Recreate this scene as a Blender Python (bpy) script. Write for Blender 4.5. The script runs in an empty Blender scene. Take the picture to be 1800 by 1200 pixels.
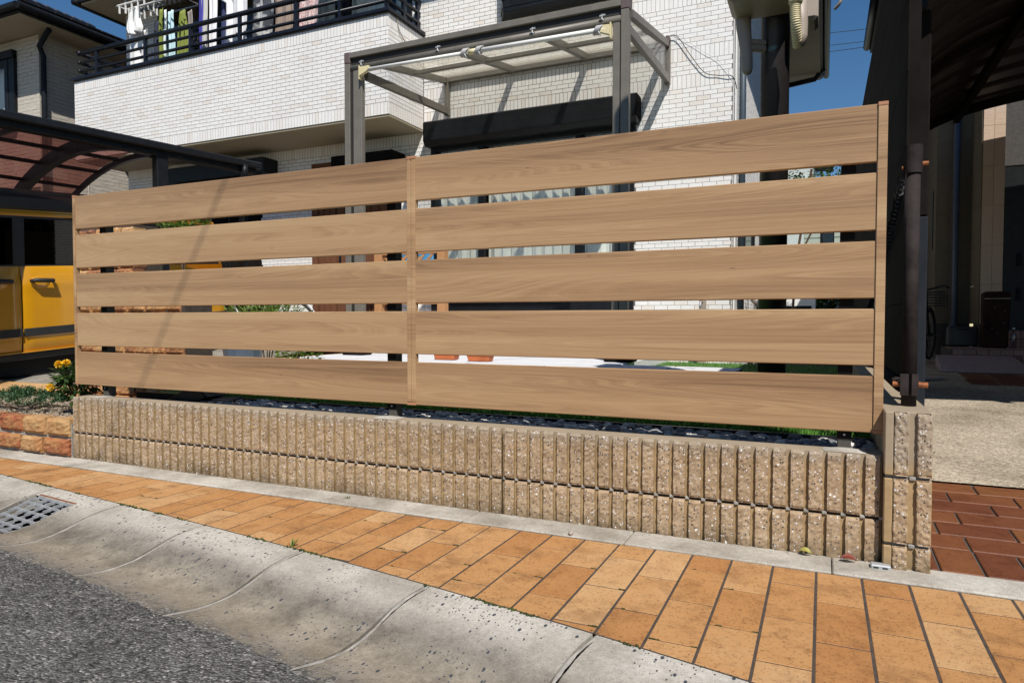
import bpy, bmesh, math, random
from mathutils import Vector, Matrix
random.seed(7)
S = bpy.context.scene
COL = S.collection
# ------------------------------------------------------------------ camera, light, exposure
cd = bpy.data.cameras.new('camera'); cam = bpy.data.objects.new('camera', cd); COL.objects.link(cam)
cd.sensor_width = 36.0; cd.lens = 24.0; cd.clip_start = 0.02; cd.clip_end = 500
_y, _p, _r = 0.427249802, -0.0304755776, 0.00118882675
_f = Vector((-math.sin(_y), math.cos(_y), 0)); _rt = Vector((math.cos(_y), math.sin(_y), 0)); _u = Vector((0, 0, 1))
F = math.cos(_p) * _f + math.sin(_p) * _u; U = -math.sin(_p) * _f + math.cos(_p) * _u
R2 = math.cos(_r) * _rt + math.sin(_r) * U; U2 = -math.sin(_r) * _rt + math.cos(_r) * U
CAM = Vector((1.83268755, -2.49132448, 0.362686855))
mw = Matrix((R2, U2, -F)).transposed().to_4x4(); mw.translation = CAM
cam.matrix_world = mw
S.camera = cam
SUN = Vector((0.471, -0.66, 1.0)).normalized()
w = bpy.data.worlds.new('World'); S.world = w; w.use_nodes = True
nt = w.node_tree; nt.nodes.clear()
sky = nt.nodes.new('ShaderNodeTexSky'); sky.sky_type = 'NISHITA'; sky.sun_disc = False
sky.sun_elevation = math.asin(SUN.z); sky.sun_rotation = math.atan2(SUN.x, SUN.y)
sky.air_density = 1.0; sky.dust_density = 0.0; sky.ozone_density = 2.5; sky.altitude = 300
bg = nt.nodes.new('ShaderNodeBackground'); bg.inputs[1].default_value = 0.077
wo = nt.nodes.new('ShaderNodeOutputWorld')
hs_ = nt.nodes.new('ShaderNodeHueSaturation'); hs_.inputs['Saturation'].default_value = 1.25
nt.links.new(sky.outputs[0], hs_.inputs['Color']); nt.links.new(hs_.outputs[0], bg.inputs[0]); nt.links.new(bg.outputs[0], wo.inputs[0])
sl = bpy.data.lights.new('sun', 'SUN'); sun = bpy.data.objects.new('sun', sl); COL.objects.link(sun)
sl.energy = 5.0; sl.angle = math.radians(0.53); sl.color = (1.0, 0.955, 0.88)
sun.rotation_euler = SUN.to_track_quat('Z', 'Y').to_euler(); sun.location = (3, -6, 12)
S.view_settings.view_transform = 'Standard'; S.view_settings.look = 'None'
S.view_settings.gamma = 1; S.view_settings.exposure = 0.14
try: S.view_settings.use_curve_mapping = False
except Exception: pass
S.render.engine = 'CYCLES'
S.cycles.max_bounces = 8; S.cycles.transparent_max_bounces = 12

# ------------------------------------------------------------------ materials
def newmat(name):
    m = bpy.data.materials.new(name); m.use_nodes = True
    t = m.node_tree; b = t.nodes['Principled BSDF']; return m, t, b
def N(t, kind, **kw):
    n = t.nodes.new('ShaderNode' + kind)
    for k, v in kw.items():
        if k.startswith('i_'):
            key = k[2:]; key = int(key) if key.isdigit() else key.replace('_', ' ')
            n.inputs[key].default_value = v
        else: setattr(n, k, v)
    return n
def L(t, a, b): t.links.new(a, b)
def coords(t, scale=(1, 1, 1), which='Object'):
    tc = N(t, 'TexCoord'); mp = N(t, 'Mapping'); mp.inputs['Scale'].default_value = scale
    L(t, tc.outputs[which], mp.inputs[0]); return mp.outputs[0]
def noise(t, vec, scale, detail=3, rough=.5, dist=0):
    n = N(t, 'TexNoise'); n.inputs['Scale'].default_value = scale; n.inputs['Detail'].default_value = detail
    n.inputs['Roughness'].default_value = rough; n.inputs['Distortion'].default_value = dist
    L(t, vec, n.inputs['Vector']); return n.outputs['Fac']
def ramp(t, fac, stops):
    r = N(t, 'ValToRGB'); e = r.color_ramp.elements
    while len(e) < len(stops): e.new(0.5)
    for i, (p, c) in enumerate(stops):
        e[i].position = p; e[i].color = (*c, 1) if len(c) == 3 else c
    L(t, fac, r.inputs[0]); return r.outputs[0]
def math_(t, op, a, b=None, clamp=False):
    n = N(t, 'Math', operation=op, use_clamp=clamp)
    for i, x in enumerate((a, b)):
        if x is None: continue
        if isinstance(x, (int, float)): n.inputs[i].default_value = x
        else: L(t, x, n.inputs[i])
    return n.outputs[0]
def mix(t, fac, a, b, blend='MIX'):
    n = N(t, 'Mix', data_type='RGBA', blend_type=blend)
    for i, x in ((0, fac), (6, a), (7, b)):
        if isinstance(x, (int, float)): n.inputs[i].default_value = x
        elif isinstance(x, tuple): n.inputs[i].default_value = (*x, 1) if len(x) == 3 else x
        else: L(t, x, n.inputs[i])
    return n.outputs[2]
def bump(t, b, h, strength=.3, dist=.01):
    n = N(t, 'Bump'); n.inputs['Strength'].default_value = strength; n.inputs['Distance'].default_value = dist
    L(t, h, n.inputs['Height']); L(t, n.outputs[0], b.inputs['Normal'])
def simple(name, col, rough=.6, metal=0, var=.12, scale=8, bmp=0, bscale=60, rnd=0, spec=.5, coat=0):
    m, t, b = newmat(name)
    v = coords(t)
    f = noise(t, v, scale, 4, .6)
    lo = tuple(max(0, c * (1 - var)) for c in col); hi = tuple(min(1, c * (1 + var)) for c in col)
    c = ramp(t, f, [(.3, lo), (.7, hi)])
    if rnd:
        oi = N(t, 'ObjectInfo'); mr = N(t, 'MapRange'); mr.inputs[3].default_value = 1 - rnd; mr.inputs[4].default_value = 1 + rnd
        L(t, oi.outputs['Random'], mr.inputs[0])
        hs = N(t, 'HueSaturation'); L(t, c, hs.inputs['Color']); L(t, mr.outputs[0], hs.inputs['Value']); c = hs.outputs[0]
    L(t, c, b.inputs['Base Color'])
    b.inputs['Roughness'].default_value = rough; b.inputs['Metallic'].default_value = metal
    b.inputs['Specular IOR Level'].default_value = spec
    if coat: b.inputs['Coat Weight'].default_value = coat; b.inputs['Coat Roughness'].default_value = .05
    if bmp: bump(t, b, noise(t, v, bscale, 4, .7), bmp, .01)
    return m
def glassy(name, tint, rough=.05, gloss=.12, diffuse=None, trans=.0):
    m = bpy.data.materials.new(name); m.use_nodes = True; t = m.node_tree; t.nodes.clear()
    o = N(t, 'OutputMaterial'); tr = N(t, 'BsdfTransparent'); tr.inputs[0].default_value = (*tint, 1)
    gl = N(t, 'BsdfGlossy'); gl.inputs['Roughness'].default_value = rough
    fr = N(t, 'LayerWeight'); fr.inputs[0].default_value = .5
    f2 = math_(t, 'ADD', math_(t, 'MULTIPLY', math_(t, 'POWER', fr.outputs['Facing'], 4.0), .6), .03 + gloss, True)
    mx = N(t, 'MixShader'); L(t, f2, mx.inputs[0]); L(t, tr.outputs[0], mx.inputs[1]); L(t, gl.outputs[0], mx.inputs[2])
    last = mx.outputs[0]
    if diffuse:
        tl = N(t, 'BsdfTranslucent'); tl.inputs[0].default_value = (*diffuse, 1)
        df = N(t, 'BsdfDiffuse'); df.inputs[0].default_value = (*diffuse, 1)
        a = N(t, 'MixShader'); a.inputs[0].default_value = .5; L(t, tl.outputs[0], a.inputs[1]); L(t, df.outputs[0], a.inputs[2])
        q = N(t, 'MixShader'); q.inputs[0].default_value = trans; L(t, last, q.inputs[1]); L(t, a.outputs[0], q.inputs[2]); last = q.outputs[0]
    L(t, last, o.inputs[0]); return m

def wood_mat():
    m, t, b = newmat('wood_print')
    tc = N(t, 'TexCoord'); oi = N(t, 'ObjectInfo')
    off = N(t, 'CombineXYZ'); L(t, math_(t, 'MULTIPLY', oi.outputs['Random'], 7.0), off.inputs[0])
    L(t, math_(t, 'MULTIPLY', oi.outputs['Random'], 3.0), off.inputs[1])
    ad = N(t, 'VectorMath', operation='ADD'); L(t, tc.outputs['Object'], ad.inputs[0]); L(t, off.outputs[0], ad.inputs[1])
    def mp(s):
        n = N(t, 'Mapping'); n.inputs['Scale'].default_value = s; L(t, ad.outputs[0], n.inputs[0]); return n.outputs[0]
    base = noise(t, mp((.26, 1, 5.0)), 1.0, 2, .4, .12)
    cx2 = N(t, 'CombineXYZ'); L(t, math_(t, 'MULTIPLY', base, 80), cx2.inputs[0])
    rings = noise(t, cx2.outputs[0], 1.0, 4, .65)
    fine = noise(t, mp((1.1, 1, 520)), 1.0, 4, .65)
    fine2 = noise(t, mp((14.0, 1, 900)), 1.0, 2, .6)
    broad = noise(t, mp((.22, 1, 9)), 1.0, 2, .5)
    a = math_(t, 'MULTIPLY', math_(t, 'SUBTRACT', rings, .5), 1.25)
    a = math_(t, 'ADD', a, math_(t, 'MULTIPLY', math_(t, 'SUBTRACT', broad, .5), 1.6))
    a = math_(t, 'ADD', a, math_(t, 'MULTIPLY', math_(t, 'SUBTRACT', fine, .5), 1.0))
    a = math_(t, 'ADD', a, math_(t, 'MULTIPLY', math_(t, 'SUBTRACT', fine2, .5), .35))
    a = math_(t, 'ADD', a, .54)
    c = ramp(t, a, [(.05, (.185, .104, .055)), (.38, (.318, .190, .099)), (.60, (.395, .246, .130)), (1.0, (.485, .325, .178))])
    # few small pin knots
    vo = N(t, 'TexVoronoi'); vo.inputs['Scale'].default_value = 1.0; L(t, mp((2.6, 1, 9)), vo.inputs['Vector'])
    k = ramp(t, vo.outputs['Distance'], [(.0, (.12, .06, .03)), (.035, (1, 1, 1))])
    c = mix(t, .55, c, k, 'MULTIPLY')
    L(t, c, b.inputs['Base Color'])
    b.inputs['Roughness'].default_value = .42; b.inputs['Specular IOR Level'].default_value = .35
    bump(t, b, fine, .08, .002)
    return m
def block_mat(pebbles=True):
    m, t, b = newmat('block_rough' if pebbles else 'block_groove')
    tc = N(t, 'TexCoord'); oi = N(t, 'ObjectInfo')
    ad = N(t, 'VectorMath', operation='ADD'); L(t, tc.outputs['Object'], ad.inputs[0])
    cx = N(t, 'CombineXYZ'); L(t, math_(t, 'MULTIPLY', oi.outputs['Random'], 20.0), cx.inputs[0]); L(t, cx.outputs[0], ad.inputs[1])
    v = ad.outputs[0]
    n1 = noise(t, v, 26, 5, .65); n2 = noise(t, v, 4, 3, .5)
    if pebbles: c = ramp(t, n1, [(.25, (.250, .172, .102)), (.5, (.395, .282, .176)), (.78, (.505, .385, .262))])
    else: c = ramp(t, n1, [(.25, (.300, .205, .105)), (.75, (.420, .298, .160))])
    dirt = ramp(t, n2, [(.35, (.74, .72, .70)), (.62, (1, 1, 1))])
    c = mix(t, .6, c, dirt, 'MULTIPLY')
    geo = N(t, 'NewGeometry'); sp = N(t, 'SeparateXYZ'); L(t, geo.outputs['Position'], sp.inputs[0])
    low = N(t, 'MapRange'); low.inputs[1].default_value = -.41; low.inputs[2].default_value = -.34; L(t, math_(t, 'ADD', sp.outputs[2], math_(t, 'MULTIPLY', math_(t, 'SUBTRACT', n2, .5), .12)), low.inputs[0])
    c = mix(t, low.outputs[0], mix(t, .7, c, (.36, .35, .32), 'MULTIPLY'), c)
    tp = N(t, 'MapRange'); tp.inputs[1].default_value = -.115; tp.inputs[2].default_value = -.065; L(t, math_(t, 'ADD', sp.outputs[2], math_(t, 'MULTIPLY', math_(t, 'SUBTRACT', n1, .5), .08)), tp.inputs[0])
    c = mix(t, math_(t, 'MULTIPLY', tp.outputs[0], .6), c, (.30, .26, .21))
    h = n1
    if pebbles:
        for sc, thr, cut, lo, hi in ((150, .38, .16, (.50, .46, .44), (.74, .70, .67)), (85, .32, .05, (.58, .56, .54), (.78, .76, .74)), (135, .40, .14, (.05, .045, .04), (.14, .11, .09))):
            vo = N(t, 'TexVoronoi'); vo.inputs['Scale'].default_value = sc; vo.inputs['Randomness'].default_value = 1
            L(t, v, vo.inputs['Vector'])
            s2 = N(t, 'SeparateColor'); L(t, vo.outputs['Color'], s2.inputs[0])
            on = math_(t, 'MULTIPLY', math_(t, 'LESS_THAN', vo.outputs['Distance'], thr), math_(t, 'LESS_THAN', s2.outputs[0], cut))
            c = mix(t, on, c, mix(t, s2.outputs[1], lo, hi))
            h = math_(t, 'ADD', h, math_(t, 'MULTIPLY', on, .35))
    L(t, c, b.inputs['Base Color']); b.inputs['Roughness'].default_value = .9; b.inputs['Specular IOR Level'].default_value = .25
    bump(t, b, h, .8 if pebbles else .25, .006)
    return m
def tile_mat(name, stops, rnd=.16, speck=.5, rough=.75, spec=.3):
    m, t, b = newmat(name)
    tc = N(t, 'TexCoord'); geo = N(t, 'NewGeometry'); oi = N(t, 'ObjectInfo')
    v = geo.outputs['Position']
    n1 = noise(t, v, 9, 4, .6); n2 = noise(t, v, 55, 3, .7); n3 = noise(t, v, 160, 2, .6)
    f = math_(t, 'ADD', math_(t, 'MULTIPLY', n1, .45), math_(t, 'MULTIPLY', oi.outputs['Random'], .60))
    c = ramp(t, f, stops)
    c = mix(t, speck, c, ramp(t, n2, [(.30, (.55, .47, .43)), (.42, (1, 1, 1))]), 'MULTIPLY')
    c = mix(t, speck * 1.2, c, ramp(t, n3, [(.33, (.25, .20, .17)), (.40, (1, 1, 1))]), 'MULTIPLY')
    c = mix(t, .55, c, ramp(t, noise(t, v, 7, 6, .75), [(.36, (.50, .45, .42)), (.50, (1, 1, 1))]), 'MULTIPLY')
    c = mix(t, .35, c, ramp(t, noise(t, v, 24, 5, .75), [(.34, (.45, .40, .38)), (.46, (1, 1, 1))]), 'MULTIPLY')
    L(t, c, b.inputs['Base Color']); b.inputs['Roughness'].default_value = rough; b.inputs['Specular IOR Level'].default_value = spec
    bump(t, b, math_(t, 'ADD', n2, n3), .25, .002); return m
def concrete_mat(name, col, stain=(.45, .42, .38), pit=.0, scale=3, agg=.0, wheel=False):
    m, t, b = newmat(name)
    geo = N(t, 'NewGeometry'); v = geo.outputs['Position']
    n1 = noise(t, v, scale, 5, .65); n2 = noise(t, v, 70, 4, .7); n3 = noise(t, v, 220, 2, .6)
    c = ramp(t, n2, [(.28, tuple(x * .80 for x in col)), (.72, tuple(min(1, x * 1.12) for x in col))])
    c = mix(t, .8, c, ramp(t, n1, [(.36, stain), (.6, (1, 1, 1))]), 'MULTIPLY')
    c = mix(t, .55, c, ramp(t, n3, [(.33, (.45, .43, .40)), (.45, (1, 1, 1))]), 'MULTIPLY')
    h = math_(t, 'ADD', n2, math_(t, 'MULTIPLY', n3, .5))
    if wheel:   # grime collected along the run of the channel, by its stored distance from the kerb
        at = N(t, 'Attribute', attribute_name='run'); 
        rr = math_(t, 'ADD', at.outputs['Fac'], math_(t, 'MULTIPLY', math_(t, 'SUBTRACT', n1, .5), .55))
        g = ramp(t, rr, [(.20, (1, 1, 1)), (.38, (.50, .48, .46)), (.50, (.56, .53, .48)), (.62, (.68, .63, .56)), (.80, (.58, .54, .49)), (1.0, (.34, .33, .31))])
        c = mix(t, 1.0, c, g, 'MULTIPLY')
        sm = noise(t, v, 9, 5, .7); band = ramp(t, at.outputs['Fac'], [(.22, (0, 0, 0)), (.36, (1, 1, 1)), (.58, (.8, .8, .8)), (.75, (.2, .2, .2))])
        c = mix(t, math_(t, 'MULTIPLY', math_(t, 'MULTIPLY', band, 1.0), ramp(t, sm, [(.48, (0, 0, 0)), (.64, (.50, .50, .50))])), c, mix(t, 1.0, c, (.34, .33, .32), 'MULTIPLY'))
        vo0 = N(t, 'TexVoronoi'); vo0.inputs['Scale'].default_value = 150; L(t, v, vo0.inputs['Vector'])
        s0 = N(t, 'SeparateColor'); L(t, vo0.outputs['Color'], s0.inputs[0])
        tar = ramp(t, s0.outputs[0], [(0, (.05, .05, .05)), (.6, (.12, .115, .105)), (1, (.36, .34, .31))])
        em = math_(t, 'ADD', at.outputs['Fac'], math_(t, 'MULTIPLY', math_(t, 'SUBTRACT', noise(t, v, 22, 5, .75), .5), .75))
        c = mix(t, ramp(t, em, [(.80, (0, 0, 0)), (.92, (.85, .85, .85))]), c, tar)
    if pit:
        for sc, cut in ((75, pit), (150, pit * 1.2)):
            mp = N(t, 'Mapping'); mp.inputs['Scale'].default_value = (1, .6, 1); L(t, v, mp.inputs[0])
            vo = N(t, 'TexVoronoi'); vo.inputs['Scale'].default_value = sc; L(t, mp.outputs[0], vo.inputs['Vector'])
            s2 = N(t, 'SeparateColor'); L(t, vo.outputs['Color'], s2.inputs[0])
            cl = ramp(t, noise(t, v, 4, 2, .5), [(.42, (0, 0, 0)), (.66, (1, 1, 1))])
            thr = math_(t, 'MULTIPLY', cl, cut)
            on = math_(t, 'MULTIPLY', math_(t, 'LESS_THAN', vo.outputs['Distance'], .34), math_(t, 'LESS_THAN', s2.outputs[0], thr))
            c = mix(t, on, c, (.055, .06, .072)); h = math_(t, 'SUBTRACT', h, math_(t, 'MULTIPLY', on, .5))
    if agg:
        vo = N(t, 'TexVoronoi'); vo.inputs['Scale'].default_value = 110; L(t, v, vo.inputs['Vector'])
        s2 = N(t, 'SeparateColor'); L(t, vo.outputs['Color'], s2.inputs[0])
        c = mix(t, agg, c, ramp(t, s2.outputs[0], [(0, (.16, .13, .11)), (.45, (.42, .36, .29)), (1, (.80, .76, .70))]), 'MULTIPLY')
        h = math_(t, 'SUBTRACT', h, math_(t, 'MULTIPLY', vo.outputs['Distance'], 1.5))
    L(t, c, b.inputs['Base Color']); b.inputs['Roughness'].default_value = .92; b.inputs['Specular IOR Level'].default_value = .2
    bump(t, b, h, .5, .004); return m
def asphalt_mat():
    m, t, b = newmat('asphalt')
    geo = N(t, 'NewGeometry'); v = geo.outputs['Position']
    vo = N(t, 'TexVoronoi'); vo.inputs['Scale'].default_value = 150; L(t, v, vo.inputs['Vector'])
    s2 = N(t, 'SeparateColor'); L(t, vo.outputs['Color'], s2.inputs[0])
    c = ramp(t, s2.outputs[0], [(0, (.072, .070, .066)), (.45, (.140, .136, .126)), (.78, (.200, .193, .178)), (.95, (.29, .28, .255)), (1, (.46, .44, .41))])
    n1 = noise(t, v, 5, 4, .6); n2 = noise(t, v, 45, 3, .7)
    c = mix(t, .65, c, ramp(t, n1, [(.35, (.55, .55, .56)), (.62, (1, 1, 1))]), 'MULTIPLY')
    c = mix(t, .8, c, ramp(t, n2, [(.36, (.34, .34, .35)), (.5, (1, 1, 1))]), 'MULTIPLY')
    L(t, c, b.inputs['Base Color']); b.inputs['Roughness'].default_value = .9; b.inputs['Specular IOR Level'].default_value = .25
    h = math_(t, 'SUBTRACT', math_(t, 'MULTIPLY', n2, 1.2), math_(t, 'MULTIPLY', vo.outputs['Distance'], 1.6))
    bump(t, b, h, .9, .006); return m
def brick_mat(name, by_object):
    m, t, b = newmat(name)
    if by_object: r = N(t, 'ObjectInfo').outputs['Random']
    else: r = N(t, 'Attribute', attribute_name='tint').outputs['Fac']
    c = ramp(t, r, [(0, (.75, .69, .63)), (.08, (.78, .74, .70)), (.25, (.80, .78, .76)), (1, (.83, .82, .80))])
    geo = N(t, 'NewGeometry'); v = geo.outputs['Position']; n = noise(t, v, 45, 4, .7)
    c = mix(t, .5, c, ramp(t, n, [(.3, (.88, .87, .86)), (.6, (1, 1, 1))]), 'MULTIPLY')
    c = mix(t, .25, c, ramp(t, noise(t, v, 1.3, 4, .6), [(.35, (.80, .78, .75)), (.6, (1, 1, 1))]), 'MULTIPLY')
    L(t, c, b.inputs['Base Color']); b.inputs['Roughness'].default_value = .6; b.inputs['Specular IOR Level'].default_value = .35
    bump(t, b, n, .45, .004); return m
def stone_mat(name, stops, scale=14, bmp=.6, streak=(1, 1, 1), rnd=.35):
    m, t, b = newmat(name)
    oi = N(t, 'ObjectInfo'); tc = N(t, 'TexCoord')
    geo = N(t, 'NewGeometry'); mp = N(t, 'Mapping'); mp.inputs['Scale'].default_value = streak; L(t, geo.outputs['Position'], mp.inputs[0]); v = mp.outputs[0]
    n1 = noise(t, v, scale, 5, .65, .6); n2 = noise(t, v, scale * 6, 3, .7)
    f = math_(t, 'ADD', math_(t, 'MULTIPLY', n1, 1 - rnd), math_(t, 'MULTIPLY', oi.outputs['Random'], rnd))
    c = ramp(t, f, stops)
    c = mix(t, .5, c, ramp(t, n2, [(.35, (.6, .55, .5)), (.5, (1, 1, 1))]), 'MULTIPLY')
    L(t, c, b.inputs['Base Color']); b.inputs['Roughness'].default_value = .85
    bump(t, b, math_(t, 'ADD', n1, math_(t, 'MULTIPLY', n2, .4)), bmp, .012); return m
def leaf_mat(name, dark, light, trans=.25):
    m = bpy.data.materials.new(name); m.use_nodes = True; t = m.node_tree; b = t.nodes['Principled BSDF']
    at = N(t, 'Attribute', attribute_name='tint')
    c = ramp(t, at.outputs['Fac'], [(0, dark), (1, light)])
    L(t, c, b.inputs['Base Color']); b.inputs['Roughness'].default_value = .5; b.inputs['Specular IOR Level'].default_value = .35
    tl = N(t, 'BsdfTranslucent'); L(t, c, tl.inputs[0]); mx = N(t, 'MixShader'); mx.inputs[0].default_value = trans
    L(t, b.outputs[0], mx.inputs[1]); L(t, tl.outputs[0], mx.inputs[2]); L(t, mx.outputs[0], t.nodes['Material Output'].inputs[0]); return m
def tint_mat(name, stops, rough=.7, bmp=.3):
    m, t, b = newmat(name)
    at = N(t, 'Attribute', attribute_name='tint'); c = ramp(t, at.outputs['Fac'], stops)
    geo = N(t, 'NewGeometry'); n = noise(t, geo.outputs['Position'], 90, 3, .6)
    c = mix(t, .4, c, ramp(t, n, [(.3, (.6, .6, .6)), (.6, (1, 1, 1))]), 'MULTIPLY')
    L(t, c, b.inputs['Base Color']); b.inputs['Roughness'].default_value = rough
    bump(t, b, n, bmp, .004); return m

MW = wood_mat()
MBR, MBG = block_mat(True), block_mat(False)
MT = tile_mat('yellow_paver', [(.15, (.350, .155, .052)), (.4, (.415, .205, .074)), (.65, (.455, .245, .100)), (.95, (.520, .330, .165))])
MTR = tile_mat('red_paver', [(.15, (.115, .037, .020)), (.5, (.165, .058, .026)), (.9, (.215, .088, .034))], speck=.3, rough=.5)
MTL = tile_mat('entrance_paver', [(.15, (.400, .225, .095)), (.5, (.500, .300, .130)), (.9, (.560, .360, .190))], speck=.35)
MC = concrete_mat('kerb_concrete', (.52, .485, .425), scale=2.5)
MG = concrete_mat('gutter_concrete', (.50, .465, .41), stain=(.60, .58, .55), pit=.19, scale=4, wheel=True)
MMO = simple('mortar', (.29, .27, .24), .95, var=.3, scale=25, bmp=.3, bscale=120)
MMD = simple('joint_mortar_dark', (.060, .045, .036), .95, var=.3, scale=30, bmp=.4, bscale=150)
MJG = simple('joint_mortar_grey', (.075, .068, .064), .95, var=.2, scale=30, bmp=.3)
MAS = asphalt_mat()
MAGG = concrete_mat('exposed_aggregate', (.72, .65, .54), stain=(.50, .48, .45), scale=1.6, agg=.75)
MPAD = simple('patio_concrete', (.60, .60, .62), .9, var=.05, scale=6, bmp=.1)
MDRIVE = concrete_mat('driveway_concrete', (.40, .38, .34), scale=2, agg=.5)
MBO, MBS = brick_mat('house_brick_tile', True), brick_mat('house_brick_field', False)
MWALL = simple('brick_joint', (.16, .15, .145), .95, var=.2, scale=20)
MSOF = simple('soffit_cream', (.36, .31, .215), .7, var=.04, scale=3)
MBLK = simple('black_metal', (.010, .011, .013), .42, var=.3, scale=12, spec=.22)
MBLKR = simple('rail_metal', (.009, .011, .018), .35, var=.3, scale=12, spec=.3)
MBRZ = simple('stain_bronze', (.155, .140, .118), .45, metal=.0, var=.12, scale=10)
MPUR = simple('purple_cap', (.120, .085, .082), .5, var=.1)
MDBR = simple('dark_brown_metal', (.013, .011, .010), .85, var=.25, scale=6, rnd=.05, spec=.04)
MPOST = simple('fence_post_metal', (.080, .072, .062), .5, metal=.2, var=.1)
MPIPE = simple('weathered_pipe', (.028, .022, .021), .75, spec=.1, var=.55, scale=9, bmp=.08)
MGREYP = simple('grey_post', (.020, .024, .030), .7, var=.15, spec=.08)
MPOLE = simple('service_pole_brown', (.024, .020, .021), .42, metal=.0, var=.12, scale=30)
MBEI = simple('beige_plastic', (.34, .285, .235), .5, var=.08, scale=5)
MCRM = simple('cream_plastic', (.66, .57, .34), .5, var=.06)
MWHT = simple('white_plastic', (.78, .77, .74), .45, var=.05)
MRUST = simple('rusty_bolt', (.30, .10, .03), .8, var=.5, scale=60)
MGLS = glassy('window_glass', (.93, .94, .935), .01, .005)
MCARG = glassy('car_glass', (.03, .03, .035), .02, .02)
MPOLY = glassy('clear_polycarbonate', (.975, .965, .93), .12, -.01, (.85, .80, .68), .20)
MPOLYC = glassy('clear_side_panel', (.95, .95, .95), .02, -.02, (.7, .7, .7), .04)
MSMOKE = glassy('smoke_polycarbonate', (.42, .215, .185), .08, -.01, (.20, .08, .07), .22)
MROOFD = simple('dark_roof_sheet', (.020, .014, .012), .5, var=.15, scale=4, spec=.2)
MCUR = simple('white_curtain', (.80, .80, .75), .9, var=.05)
MROOM = simple('dark_room', (.035, .033, .03), .9)
MDOOR = stone_mat('brown_door_wood', [(.2, (.085, .030, .012)), (.8, (.19, .070, .028))], 10, .1, (6, 6, .6), .1)
MLAT = stone_mat('orange_cedar', [(.2, (.34, .15, .055)), (.8, (.52, .27, .12))], 12, .15, (5, 5, 1), .2)
MTER = simple('terracotta', (.46, .125, .04), .7, var=.1)
MYEL = simple('yellow_car_paint', (.58, .265, .004), .30, var=.02, coat=1.0)
MBUM = simple('black_car_trim', (.022, .023, .024), .55, var=.15)
MTYR = simple('tyre_rubber', (.015, .015, .015), .85)
MRIM = simple('wheel_metal', (.45, .45, .46), .3, metal=.9)
MRSTONE = stone_mat('ranch_brick', [(.20, (.045, .025, .022)), (.30, (.28, .075, .030)), (.45, (.36, .165, .060)), (.62, (.43, .250, .105)), (.85, (.48, .33, .17))], 11, .8, (1, 1, 1), .25)
MSTW = stone_mat('split_stone', [(.25, (.09, .045, .035)), (.42, (.36, .15, .06)), (.6, (.52, .28, .11)), (.85, (.58, .40, .24))], 17, .6, (1, 1, 2.4), .35)
MLH = stone_mat('left_house_siding', [(.2, (.44, .40, .34)), (.8, (.60, .56, .49))], 9, .5, (1, 1, 3), .2)
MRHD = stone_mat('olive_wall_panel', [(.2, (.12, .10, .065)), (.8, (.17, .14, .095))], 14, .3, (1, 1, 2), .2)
MRH = stone_mat('tan_wall_panel', [(.2, (.50, .37, .27)), (.8, (.60, .46, .35))], 14, .35, (1, 1, 2), .2)
MSLATE = simple('slate_roof', (.045, .045, .052), .7, var=.25, scale=9, rnd=.15)
MSLATEB = simple('blue_slate_roof', (.055, .085, .12), .6, var=.2, scale=9)
MLEAF = leaf_mat('leaf_green', (.018, .045, .012), (.085, .15, .030))
MLEAFY = leaf_mat('leaf_yellow_green', (.05, .10, .015), (.24, .33, .06), .35)
MJUN = leaf_mat('juniper_green', (.015, .045, .020), (.055, .12, .040), .15)
MFLW = simple('yellow_petal', (.85, .52, .02), .6, var=.15, scale=50)
MGRS = leaf_mat('turf_green', (.06, .17, .02), (.16, .36, .06), .3)
MTURFB = simple('turf_base', (.06, .13, .025), .9, var=.3, scale=60)
MSTEM = simple('brown_stem', (.10, .065, .04), .9)
MPEB = tint_mat('garden_pebble', [(0, (.10, .105, .12)), (.4, (.30, .30, .31)), (.7, (.58, .56, .53)), (1, (.80, .75, .66))])
MGRV = tint_mat('beige_gravel', [(0, (.09, .065, .045)), (.45, (.25, .19, .125)), (.8, (.38, .31, .22)), (1, (.52, .46, .37))])
MSOIL = simple('soil', (.05, .035, .025), .95, var=.4, scale=60, bmp=.6)
MGALV = simple('galvanised_steel', (.42, .43, .44), .55, metal=.35, var=.18, scale=30)
MRUSTF = simple('rusty_frame', (.20, .075, .035), .8, var=.4, scale=50)
MMOSS = leaf_mat('moss_green', (.012, .02, .004), (.07, .10, .012), .1)
MDARK = simple('drain_dark', (.01, .01, .01), .9)
MCABLE = simple('black_cable', (.012, .012, .012), .6)
MDRKG = simple('dark_groove', (.020, .017, .014), .6)

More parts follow.
